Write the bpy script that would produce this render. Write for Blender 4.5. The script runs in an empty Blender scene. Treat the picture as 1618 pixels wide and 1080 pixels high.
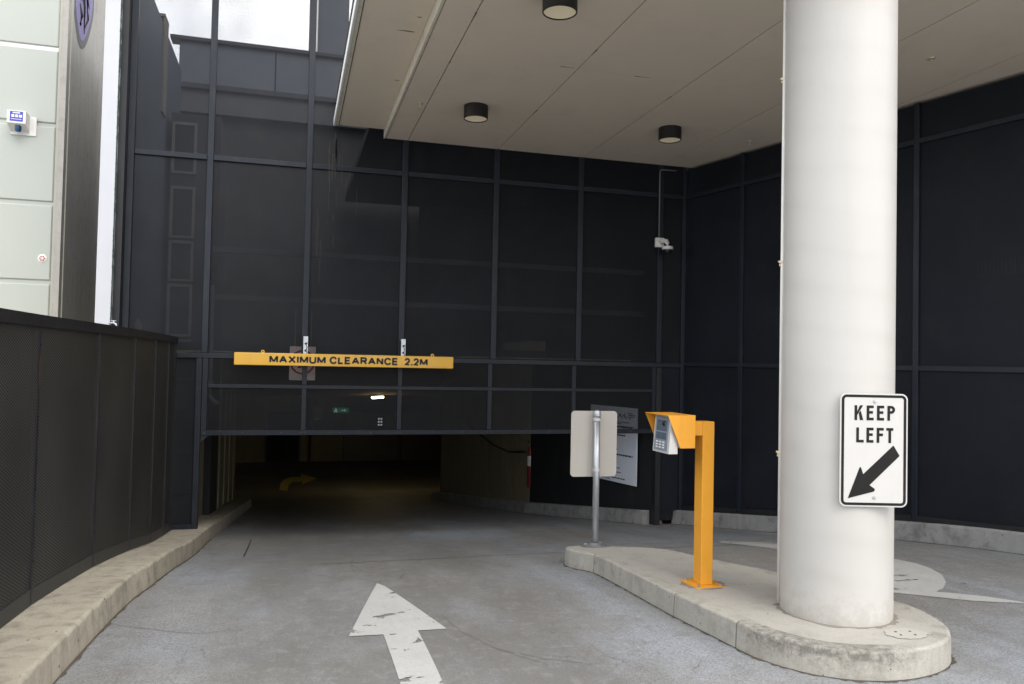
import bpy, bmesh, math, random
from mathutils import Vector, Matrix
from mathutils.geometry import tessellate_polygon

random.seed(7)
scene = bpy.context.scene
COL = scene.collection
rad = math.radians

# ------------------------------------------------------------------ camera, world, sun, exposure
PITCH, ROLL, YAW = 0.02653352, 0.02063532, 0.27405765
_f = Vector((math.sin(YAW), math.cos(YAW), 0)); _r = Vector((math.cos(YAW), -math.sin(YAW), 0)); _u = Vector((0, 0, 1))
_f2 = _f * math.cos(PITCH) + _u * math.sin(PITCH); _u2 = -_f * math.sin(PITCH) + _u * math.cos(PITCH)
_r3 = _r * math.cos(ROLL) + _u2 * math.sin(ROLL); _u3 = -_r * math.sin(ROLL) + _u2 * math.cos(ROLL)
cam_data = bpy.data.cameras.new('camera'); cam = bpy.data.objects.new('camera', cam_data); COL.objects.link(cam)
cam.matrix_world = Matrix(((_r3.x, _u3.x, -_f2.x, 0), (_r3.y, _u3.y, -_f2.y, 0), (_r3.z, _u3.z, -_f2.z, 1.6), (0, 0, 0, 1)))
cam_data.sensor_width = 36; cam_data.sensor_fit = 'HORIZONTAL'; cam_data.lens = 1237.59 / 1618 * 36
cam_data.clip_start = 0.05; cam_data.clip_end = 2000
scene.camera = cam

SUN_EL, SUN_AZ = rad(44), rad(162)          # azimuth clockwise from +Y: behind the camera, to the right
world = bpy.data.worlds.new('World'); scene.world = world; world.use_nodes = True
wn = world.node_tree; wn.nodes.clear()
wo = wn.nodes.new('ShaderNodeOutputWorld'); wb = wn.nodes.new('ShaderNodeBackground')
sky = wn.nodes.new('ShaderNodeTexSky'); sky.sky_type = 'NISHITA'; sky.sun_disc = False
sky.sun_elevation = SUN_EL; sky.sun_rotation = SUN_AZ
wtc = wn.nodes.new('ShaderNodeTexCoord'); wns = wn.nodes.new('ShaderNodeTexNoise')
wns.inputs['Scale'].default_value = 2.2; wns.inputs['Detail'].default_value = 6; wns.inputs['Roughness'].default_value = .55
wr = wn.nodes.new('ShaderNodeValToRGB'); wr.color_ramp.elements[0].position = .30; wr.color_ramp.elements[1].position = .56
wcl = wn.nodes.new('ShaderNodeTexNoise'); wcl.inputs['Scale'].default_value = 3.5; wcl.inputs['Detail'].default_value = 5
wcr = wn.nodes.new('ShaderNodeValToRGB')
wcr.color_ramp.elements[0].position = .3; wcr.color_ramp.elements[0].color = (12.5, 13.2, 14.8, 1)
wcr.color_ramp.elements[1].position = .7; wcr.color_ramp.elements[1].color = (34.0, 33.6, 33.0, 1)
wmx = wn.nodes.new('ShaderNodeMix'); wmx.data_type = 'RGBA'
wn.links.new(wtc.outputs['Generated'], wns.inputs['Vector']); wn.links.new(wtc.outputs['Generated'], wcl.inputs['Vector'])
wn.links.new(wns.outputs['Fac'], wr.inputs['Fac']); wn.links.new(wcl.outputs['Fac'], wcr.inputs['Fac'])
wn.links.new(wr.outputs['Color'], wmx.inputs['Factor']); wn.links.new(sky.outputs['Color'], wmx.inputs['A']); wn.links.new(wcr.outputs['Color'], wmx.inputs['B'])
wn.links.new(wmx.outputs['Result'], wb.inputs['Color']); wb.inputs['Strength'].default_value = 0.1
wn.links.new(wb.outputs['Background'], wo.inputs['Surface'])

sun_data = bpy.data.lights.new('sun', 'SUN'); sun = bpy.data.objects.new('sun', sun_data); COL.objects.link(sun)
sun_data.energy = 1.4; sun_data.angle = rad(32); sun_data.color = (1, .92, .82)
sun.location = (0, -5, 20)
_sd = Vector((math.sin(SUN_AZ) * math.cos(SUN_EL), math.cos(SUN_AZ) * math.cos(SUN_EL), math.sin(SUN_EL)))
sun.rotation_euler = _sd.to_track_quat('Z', 'Y').to_euler()

scene.view_settings.view_transform = 'Standard'; scene.view_settings.look = 'None'
scene.view_settings.gamma = 1; scene.view_settings.use_curve_mapping = False
scene.view_settings.exposure = 0.30
scene.cycles.transparent_max_bounces = 16
scene.cycles.max_bounces = 8; scene.cycles.diffuse_bounces = 5

# ------------------------------------------------------------------ materials
class NT:
    def __init__(s, name):
        s.m = bpy.data.materials.new(name); s.m.use_nodes = True; s.t = s.m.node_tree
        s.b = s.t.nodes['Principled BSDF']; s.out = s.t.nodes['Material Output']
        s.tc = s.t.nodes.new('ShaderNodeTexCoord')
    def n(s, typ, **kw):
        nd = s.t.nodes.new(typ)
        for k, v in kw.items(): setattr(nd, k, v)
        return nd
    def l(s, a, b): s.t.links.new(a, b)
    def mapping(s, scale=(1, 1, 1), loc=(0, 0, 0), src='Object'):
        mp = s.n('ShaderNodeMapping'); mp.inputs['Scale'].default_value = scale; mp.inputs['Location'].default_value = loc
        s.l(s.tc.outputs[src], mp.inputs['Vector']); return mp.outputs['Vector']
    def noise(s, vec, scale, detail=6, rough=.55, dist=0):
        n = s.n('ShaderNodeTexNoise'); n.inputs['Scale'].default_value = scale; n.inputs['Detail'].default_value = detail
        n.inputs['Roughness'].default_value = rough; n.inputs['Distortion'].default_value = dist
        s.l(vec, n.inputs['Vector']); return n.outputs['Fac']
    def ramp(s, fac, a, b, ca=(0, 0, 0, 1), cb=(1, 1, 1, 1)):
        r = s.n('ShaderNodeValToRGB'); e = r.color_ramp.elements
        e[0].position = a; e[1].position = b; e[0].color = ca; e[1].color = cb
        s.l(fac, r.inputs['Fac']); return r.outputs['Color']
    def mix(s, fac, A, B, blend='MIX'):
        m = s.n('ShaderNodeMix', data_type='RGBA', blend_type=blend)
        for sock, v in (('Factor', fac), ('A', A), ('B', B)):
            if isinstance(v, (int, float)): m.inputs[sock].default_value = v
            elif isinstance(v, (tuple, list)): m.inputs[sock].default_value = (*v[:3], 1)
            else: s.l(v, m.inputs[sock])
        return m.outputs['Result']
    def math(s, op, a, b=None, clamp=False):
        m = s.n('ShaderNodeMath', operation=op, use_clamp=clamp)
        for i, v in enumerate((a, b)):
            if v is None: continue
            if isinstance(v, (int, float)): m.inputs[i].default_value = v
            else: s.l(v, m.inputs[i])
        return m.outputs[0]
    def bump(s, h, strength=.3, dist=.01):
        b = s.n('ShaderNodeBump'); b.inputs['Strength'].default_value = strength; b.inputs['Distance'].default_value = dist
        s.l(h, b.inputs['Height']); s.l(b.outputs['Normal'], s.b.inputs['Normal'])

def paint(name, col, rough=.5, metal=0, var=.12, scale=4, grime=.15, gcol=(.12, .11, .09), bump=.06, coat=0, spec=.4):
    """painted or metal surface with faint tonal drift, specks and grime"""
    t = NT(name); v = t.mapping()
    big = t.noise(v, scale, 6); fine = t.noise(v, scale * 14, 4)
    lo = tuple(c * (1 - var) for c in col); hi = tuple(min(1, c * (1 + var)) for c in col)
    c = t.mix(big, lo, hi)
    g = t.math('MULTIPLY', t.ramp(t.noise(t.mapping((1, 1, .35)), scale * 1.7, 8, .65), .52, .78), grime)
    c = t.mix(g, c, gcol)
    t.l(c, t.b.inputs['Base Color']); t.b.inputs['Metallic'].default_value = metal
    r = t.math('ADD', t.math('MULTIPLY', fine, .18), rough - .09); t.l(r, t.b.inputs['Roughness'])
    t.b.inputs['Coat Weight'].default_value = coat; t.b.inputs['Specular IOR Level'].default_value = spec
    if bump: t.bump(fine, bump, .003)
    return t.m

def concrete(name, base, dark, light, stain=.5, pit=True, rough=.85, bump=.35, scale=1.0, streak=0, grime=False):
    t = NT(name); v = t.mapping()
    n1 = t.noise(v, 1.3 * scale, 8, .6); n2 = t.noise(v, 7 * scale, 8, .65, .4); n3 = t.noise(v, 90 * scale, 3)
    c = t.mix(t.ramp(n1, .3, .7), base, light)
    st = t.math('MULTIPLY', t.ramp(n2, .5, .72), stain)
    c = t.mix(st, c, dark)
    if streak:
        sv = t.mapping((6, 6, .5)); c = t.mix(t.math('MULTIPLY', t.ramp(t.noise(sv, 1.5, 6, .6), .5, .75), streak), c, dark)
    c = t.mix(t.math('MULTIPLY', t.ramp(n3, .35, .7), .35), c, tuple(x * .62 for x in base))
    h = t.math('ADD', t.math('MULTIPLY', n3, .5), n2)
    if pit:
        vo = t.n('ShaderNodeTexVoronoi'); vo.inputs['Scale'].default_value = 26 * scale; t.l(v, vo.inputs['Vector'])
        near = t.math('LESS_THAN', vo.outputs['Distance'], t.math('MULTIPLY', t.ramp(t.noise(v, 12 * scale, 2), .56, .72), .26))
        c = t.mix(t.math('MULTIPLY', near, .8), c, tuple(x * .3 for x in dark))
        h = t.math('SUBTRACT', h, t.math('MULTIPLY', near, 1.5))
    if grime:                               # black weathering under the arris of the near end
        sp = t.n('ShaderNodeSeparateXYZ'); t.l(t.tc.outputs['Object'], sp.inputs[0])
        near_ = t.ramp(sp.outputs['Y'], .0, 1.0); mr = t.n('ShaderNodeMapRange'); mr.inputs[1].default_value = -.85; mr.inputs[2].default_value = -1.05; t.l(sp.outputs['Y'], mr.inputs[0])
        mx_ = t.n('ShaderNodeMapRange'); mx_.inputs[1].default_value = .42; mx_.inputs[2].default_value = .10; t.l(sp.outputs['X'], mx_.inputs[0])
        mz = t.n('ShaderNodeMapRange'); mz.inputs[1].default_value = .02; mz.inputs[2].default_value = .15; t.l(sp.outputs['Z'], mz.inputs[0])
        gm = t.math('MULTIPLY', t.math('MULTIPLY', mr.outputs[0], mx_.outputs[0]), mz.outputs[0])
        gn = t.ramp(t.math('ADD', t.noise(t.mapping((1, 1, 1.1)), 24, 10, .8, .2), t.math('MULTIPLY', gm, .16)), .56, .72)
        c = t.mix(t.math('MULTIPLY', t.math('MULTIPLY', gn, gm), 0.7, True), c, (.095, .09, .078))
    t.l(c, t.b.inputs['Base Color']); t.b.inputs['Roughness'].default_value = rough
    t.bump(h, bump, .006)
    return t.m

def perforated(name, col, pu=.013, pv=.013, thr=.25, dark=None, rough=.55, shade=(0.35, 1.8)):
    """thin metal sheet with staggered round holes; UV in metres"""
    t = NT(name); uv = t.n('ShaderNodeUVMap'); sp = t.n('ShaderNodeSeparateXYZ'); t.l(uv.outputs['UV'], sp.inputs[0])
    cu = t.math('COSINE', t.math('MULTIPLY', sp.outputs['X'], math.pi / pu))
    cv = t.math('COSINE', t.math('MULTIPLY', sp.outputs['Y'], math.pi / pv))
    hole = t.math('GREATER_THAN', t.math('MULTIPLY', cu, cv), thr)
    v = t.mapping(); n1 = t.noise(v, 1.1, 7, .6); n2 = t.noise(t.mapping((9, 9, .45)), 2.0, 6, .65)
    c = t.mix(n1, tuple(x * shade[0] for x in col), tuple(x * shade[1] for x in col))
    c = t.mix(t.math('MULTIPLY', t.ramp(n2, .58, .85), .10), c, (.10, .095, .09))
    c = t.mix(t.math('MULTIPLY', t.ramp(t.noise(v, 2.6, 9, .7, .8), .48, .75), .22), c, (.045, .045, .046))
    t.l(c, t.b.inputs['Base Color']); t.b.inputs['Roughness'].default_value = rough
    t.b.inputs['Metallic'].default_value = 0; t.b.inputs['Specular IOR Level'].default_value = .22
    if dark is None:
        tr = t.n('ShaderNodeBsdfTransparent'); mx = t.n('ShaderNodeMixShader')
        t.l(hole, mx.inputs[0]); t.l(t.b.outputs[0], mx.inputs[1]); t.l(tr.outputs[0], mx.inputs[2]); t.l(mx.outputs[0], t.out.inputs['Surface'])
    return t.m

def emit(name, col, strength):
    t = NT(name); t.b.inputs['Base Color'].default_value = (*col, 1)
    t.b.inputs['Emission Color'].default_value = (*col, 1); t.b.inputs['Emission Strength'].default_value = strength
    return t.m

def road_material():
    t = NT('worn_concrete_road'); v = t.mapping()
    broad = t.noise(v, .55, 8, .6, .3); tyre = t.noise(t.mapping((1.6, .22, 1)), 1.4, 8, .62, .2)
    streak = t.noise(t.mapping((9, .5, 1)), 1.0, 7, .6, .6); mid = t.noise(v, 4.5, 8, .68, .5); fine = t.noise(v, 70, 4, .7); grit = t.noise(v, 260, 2)
    c = t.mix(t.ramp(broad, .36, .64), (.235, .224, .206), (.295, .335, .392))
    c = t.mix(t.math('MULTIPLY', t.ramp(tyre, .44, .60), .55), c, (.160, .152, .140))
    c = t.mix(t.math('MULTIPLY', t.ramp(streak, .55, .8), .25), c, (.36, .37, .39))
    c = t.mix(t.math('MULTIPLY', t.ramp(mid, .52, .68), .55), c, (.14, .133, .124))
    c = t.mix(t.math('MULTIPLY', t.ramp(fine, .42, .60), .62), c, (.085, .082, .078))
    c = t.mix(t.math('MULTIPLY', t.ramp(grit, .52, .64), .48), c, (.55, .55, .54))
    vo = t.n('ShaderNodeTexVoronoi'); vo.inputs['Scale'].default_value = 7; t.l(t.mapping((1, .7, 1)), vo.inputs['Vector'])
    spot = t.math('LESS_THAN', vo.outputs['Distance'], t.math('MULTIPLY', t.ramp(t.noise(v, 3.1, 3), .55, .75), .17))
    c = t.mix(t.math('MULTIPLY', spot, .6), c, (.05, .048, .045))
    sx_ = t.n('ShaderNodeSeparateXYZ'); t.l(v, sx_.inputs[0])        # traffic-darkened middle of the near lane
    dx_ = t.math('ABSOLUTE', t.math('SUBTRACT', t.math('ADD', sx_.outputs['X'], t.math('MULTIPLY', broad, .9)), 1.15))
    ln = t.n('ShaderNodeMapRange'); ln.interpolation_type = 'SMOOTHSTEP'; ln.inputs[1].default_value = 1.45; ln.inputs[2].default_value = .75; t.l(dx_, ln.inputs[0])
    c = t.mix(t.math('MULTIPLY', t.math('MULTIPLY', ln.outputs[0], t.ramp(t.noise(t.mapping((1.5, .6, 1)), 1.8, 7, .65), .15, .55)), .72), c, (.135, .129, .120))
    vd = t.n('ShaderNodeTexVoronoi'); vd.inputs['Scale'].default_value = 2.3; t.l(t.mapping((1, .8, 1)), vd.inputs['Vector'])
    drip = t.math('LESS_THAN', t.math('ADD', vd.outputs['Distance'], t.math('MULTIPLY', t.noise(v, 22, 5, .7), .22)), t.math('ADD', t.math('MULTIPLY', t.ramp(t.noise(v, 1.3, 3), .5, .7), .10), .11))
    c = t.mix(t.math('MULTIPLY', drip, .35), c, (.075, .07, .063))
    scr = t.noise(t.mapping((38, 2.2, 1)), 1.0, 5, .7, 1.2)
    c = t.mix(t.math('MULTIPLY', t.ramp(scr, .60, .66), .30), c, (.10, .097, .092))
    wear = t.ramp(t.noise(v, 11, 9, .78, .3), .54, .60)
    c = t.mix(t.math('MULTIPLY', wear, .18), c, (.42, .415, .40))
    # hairline crazing
    vc = t.n('ShaderNodeTexVoronoi', feature='DISTANCE_TO_EDGE'); vc.inputs['Scale'].default_value = .9
    wv = t.n('ShaderNodeVectorMath', operation='ADD'); nz = t.n('ShaderNodeTexNoise'); nz.inputs['Scale'].default_value = 3
    t.l(v, nz.inputs['Vector']); t.l(v, wv.inputs[0]); t.l(nz.outputs['Color'], wv.inputs[1]); t.l(wv.outputs[0], vc.inputs['Vector'])
    crack = t.math('MULTIPLY', t.math('LESS_THAN', vc.outputs['Distance'], .0022), t.ramp(t.noise(v, .8, 3), .52, .6))
    c = t.mix(t.math('MULTIPLY', crack, .55), c, (.07, .065, .06))
    t.l(c, t.b.inputs['Base Color'])
    t.l(t.math('ADD', t.math('MULTIPLY', mid, .25), .48), t.b.inputs['Roughness'])
    t.bump(t.math('ADD', t.math('MULTIPLY', fine, .7), t.math('MULTIPLY', mid, .6)), .22, .006)
    return t.m

def worn_paint():
    t = NT('worn_road_paint'); v = t.mapping()
    c = t.mix(t.noise(v, 3, 7), (.37, .37, .36), (.51, .51, .50))
    c = t.mix(t.math('MULTIPLY', t.ramp(t.noise(v, 55, 5, .7), .42, .75), .5), c, (.30, .29, .275))
    c = t.mix(t.math('MULTIPLY', t.ramp(t.noise(t.mapping((3, .5, 1)), 2.2, 6, .6), .5, .75), .35), c, (.33, .32, .31))
    t.l(c, t.b.inputs['Base Color']); t.b.inputs['Roughness'].default_value = .7
    n = t.noise(t.mapping((1, 1.35, 1)), 5.2, 8, .62, .6)
    gone = t.math('GREATER_THAN', t.math('ADD', n, t.math('MULTIPLY', t.noise(v, 60, 3), .14)), .69)
    tr = t.n('ShaderNodeBsdfTransparent'); mx = t.n('ShaderNodeMixShader')
    t.l(gone, mx.inputs[0]); t.l(t.b.outputs[0], mx.inputs[1]); t.l(tr.outputs[0], mx.inputs[2]); t.l(mx.outputs[0], t.out.inputs['Surface'])
    return t.m

def column_paint():
    t = NT('white_column_paint'); v = t.mapping(); sp = t.n('ShaderNodeSeparateXYZ'); t.l(v, sp.inputs[0])
    ang = t.math('ARCTAN2', sp.outputs['Y'], sp.outputs['X'])
    ph = t.math('ADD', t.math('MULTIPLY', sp.outputs['Z'], 2 * math.pi / .235), ang)
    w = t.math('POWER', t.math('ABSOLUTE', t.math('COSINE', t.math('MULTIPLY', t.math('ADD', ph, t.math('MULTIPLY', t.noise(t.mapping((1, 1, 1)), 2.2, 3), 2.6)), .5))), 7)
    big = t.noise(v, 1.4, 7, .6); mid = t.noise(t.mapping((1, 1, .6)), 5, 7, .65, .5); fine = t.noise(v, 60, 3)
    c = t.mix(big, (.465, .450, .422), (.525, .512, .49))
    c = t.mix(t.math('MULTIPLY', w, t.math('MULTIPLY', t.ramp(t.noise(t.mapping((1.2, 1.2, .9), (3, 1, 7)), 1.7, 5), .42, .62), .16)), c, (.36, .345, .32))
    c = t.mix(t.math('MULTIPLY', t.ramp(mid, .55, .8), .2), c, (.55, .53, .49))
    vo = t.n('ShaderNodeTexVoronoi'); vo.inputs['Scale'].default_value = 8; t.l(v, vo.inputs['Vector'])
    c = t.mix(t.math('MULTIPLY', t.ramp(t.noise(t.mapping((1, 1, .12)), 9, 7, .65, .4), .5, .75), .16), c, (.42, .40, .36))
    mb_ = t.n('ShaderNodeMapRange'); mb_.inputs[1].default_value = .30; mb_.inputs[2].default_value = .0; t.l(sp.outputs['Z'], mb_.inputs[0])
    spl = t.math('MULTIPLY', t.ramp(t.math('ADD', t.noise(v, 14, 8, .7), t.math('MULTIPLY', mb_.outputs[0], .25)), .58, .75), mb_.outputs[0])
    c = t.mix(t.math('MULTIPLY', spl, .4), c, (.30, .27, .22))
    scf = t.ramp(t.noise(t.mapping((1.5, 1.5, 5)), 3.3, 9, .75, 1.5), .66, .70)
    c = t.mix(t.math('MULTIPLY', scf, .45), c, (.36, .34, .31))
    sc = t.math('LESS_THAN', vo.outputs['Distance'], t.math('MULTIPLY', t.ramp(t.noise(v, 4, 3), .5, .75), .07))
    c = t.mix(t.math('MULTIPLY', sc, .75), c, (.18, .16, .14))
    t.l(c, t.b.inputs['Base Color']); t.b.inputs['Roughness'].default_value = .45
    t.bump(t.math('ADD', t.math('MULTIPLY', w, .6), t.math('MULTIPLY', fine, .15)), .25, .004)
    return t.m

def graffiti_concrete():
    return concrete('weathered_grey_concrete', (.22, .21, .19), (.10, .098, .09), (.29, .275, .25), .55, False, streak=.6)

MT = dict(
    road=road_material(), mark=worn_paint(), column=column_paint(),
    kerb=concrete('kerb_concrete', (.37, .335, .27), (.085, .075, .06), (.46, .42, .335), .5, True, streak=.55),
    island=concrete('island_concrete', (.37, .355, .315), (.20, .19, .165), (.43, .41, .37), .35, True),
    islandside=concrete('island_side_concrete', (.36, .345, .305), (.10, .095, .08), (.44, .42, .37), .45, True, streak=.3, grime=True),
    kerbdark=concrete('grey_kerb_concrete', (.24, .24, .235), (.06, .06, .058), (.32, .32, .31), .7, True, streak=.3),
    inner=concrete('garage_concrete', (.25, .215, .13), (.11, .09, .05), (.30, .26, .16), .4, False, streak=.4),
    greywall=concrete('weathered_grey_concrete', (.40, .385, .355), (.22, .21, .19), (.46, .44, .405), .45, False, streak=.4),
    soffit=paint('soffit_board', (.80, .70, .575), .8, 0, .05, 1.2, .12, (.25, .21, .16), .03),
    trim=paint('soffit_trim', (.70, .66, .55), .6, 0, .1, 4, .5, (.24, .15, .08)),
    fascia=paint('white_fascia', (.80, .80, .78), .5, 0, .05, 3, .3, (.35, .30, .22)),
    pale=paint('pale_precast_paint', (.435, .462, .425), .75, 0, .05, 1.2, .12, (.5, .46, .36), .05),
    groove=paint('groove_paint', (.42, .42, .36), .8, 0, .1, 5, .3),
    pier=paint('white_pier_paint', (.50, .51, .545), .7, 0, .06, 2.2, .18, (.45, .45, .46)),
    greenblack=paint('dark_green_edge', (.012, .03, .022), .6, 0, .3, 8, .2),
    mullion=paint('slate_steel', (.0105, .0142, .0220), .45, 0, .3, 5, .35, (.045, .046, .05), .05, 0, .3),
    darksteel=paint('charcoal_steel', (.012, .013, .016), .5, 0, .25, 4, .2, (.08, .075, .07), .05),
    railside=paint('fence_steel', (.034, .034, .034), .5, 0, .2, 5, .25, (.09, .07, .05), .05),
    mesh=perforated('perforated_screen', (.0105, .0120, .0160), .0062, .0062, .15),
    gatemesh=perforated('perforated_gate', (.012, .013, .016), .0062, .0062, .02),
    wallmesh=perforated('perforated_wall', (.011, .0135, .020), .0095, .0095, .30),
    fencemesh=perforated('perforated_fence', (.047, .046, .043), .020, .0098, .22, None, .5),
    backing=paint('black_backing', (.009, .010, .012), .8, 0, .3, 2, .1),
    clad=paint('slate_cladding', (.06, .072, .095), .55, 0, .15, 1.5, .25, (.16, .15, .13)),
    cladlight=paint('tan_pilaster', (.15, .135, .115), .7, 0, .15, 3, .3),
    beam=paint('dark_beam', (.040, .042, .050), .6, 0, .2, 3, .2, (.06, .06, .06)), innerdark=paint('dark_render', (.020, .020, .022), .85, 0, .3, 1.2, .3, (.09, .08, .07)),
    frame=paint('grey_window_frame', (.10, .10, .098), .6, 0, .15, 4, .2),
    glass=paint('dark_glass', (.012, .014, .016), .12, 0, .2, 2, .0, bump=0),
    yellow=paint('safety_yellow', (.72, .40, .040), .42, 0, .05, 5, .12, (.30, .16, .03), .05, .2),
    orange=paint('orange_powder_coat', (.72, .325, .030), .45, 0, .09, 7, .22, (.35, .16, .03), .07, .15),
    black=paint('black_lettering', (.012, .012, .012), .5, 0, .3, 5, 0),
    galv=paint('galvanised_steel', (.46, .48, .50), .38, .75, .2, 22, .2, (.25, .25, .25), .05),
    alu=paint('silver_housing', (.62, .62, .60), .35, .3, .06, 6, .1),
    slate=paint('intercom_face', (.24, .28, .33), .3, .2, .1, 12, .0),
    signback=paint('sign_back', (.44, .42, .38), .55, .1, .05, 3, .1, (.3, .28, .24)),
    signwhite=paint('sign_white', (.54, .528, .508), .4, 0, .04, 9, .18, (.45, .42, .38)),
    signblack=paint('sign_black', (.012, .0115, .011), .6, 0, .4, 6, .25, (.05, .042, .035), .05, 0, .2),
    signred=paint('sign_red', (.42, .03, .03), .5, 0, .1, 6, .1),
    signpink=paint('faded_sign_white', (.85, .72, .66), .6, 0, .06, 6, .1),
    board=paint('notice_board', (.62, .66, .74), .3, 0, .05, 3, .1),
    white=paint('white_plastic', (.74, .73, .70), .4, 0, .05, 8, .1),
    dome=paint('smoked_dome', (.012, .012, .014), .08, 0, .1, 3, 0, bump=0),
    lampblack=paint('lamp_black', (.012, .011, .010), .5, 0, .2, 6, .1),
    diffuser=emit('frosted_diffuser', (.80, .70, .50), .13),
    brass=paint('sprinkler_brass', (.66, .56, .40), .35, .2, .1, 20, .2),
    blue=paint('blue_lens', (.02, .07, .15), .2, 0, .1, 8, 0),
    bluelabel=paint('blue_label', (.06, .07, .45), .5, 0, .1, 8, 0),
    red=paint('red_paint', (.13, .014, .010), .45, 0, .1, 6, .2),
    purple=paint('purple_spray', (.23, .20, .36), .8, 0, .12, 6, .15),
    magenta=paint('plum_spray', (.11, .025, .06), .8, 0, .2, 6, .1),
    rust=paint('rust_streak', (.10, .045, .015), .8, 0, .4, 30, .3),
    shutter=paint('shutter_steel', (.17, .16, .13), .5, .2, .15, 2, .3),
    yellowmark=paint('yellow_road_paint', (.88, .70, .20), .7, 0, .2, 8, .4),
    sealant=paint('black_sealant', (.030, .028, .026), .7, 0, .3, 20, .2),
    patch=paint('cement_patch', (.41, .395, .355), .85, 0, .12, 12, .4, (.3, .28, .25)),
    scuff=paint('faint_rubber_scuff', (.12, .12, .12), .7, 0, .3, 20, .1),
    lcd=paint('grey_display', (.085, .11, .14), .25, 0, .2, 20, .0),
    soffitscrew=paint('painted_screw', (.60, .52, .43), .7, 0, .1, 9, .2),
    footshade=concrete('contact_shade', (.22, .20, .165), (.10, .09, .07), (.28, .255, .21), .6, False),  # tone for the contact shadows painted round column and post feet
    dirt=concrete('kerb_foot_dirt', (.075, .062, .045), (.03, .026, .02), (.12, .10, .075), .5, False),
    tube=emit('lit_tube', (1, .74, .32), 38), exitgreen=emit('exit_green', (.0, .32, .16), .13), exitwhite=emit('exit_white', (.8, .95, .85), .22),
    led=emit('lit_window', (.9, .95, 1), .35),
)

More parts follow.
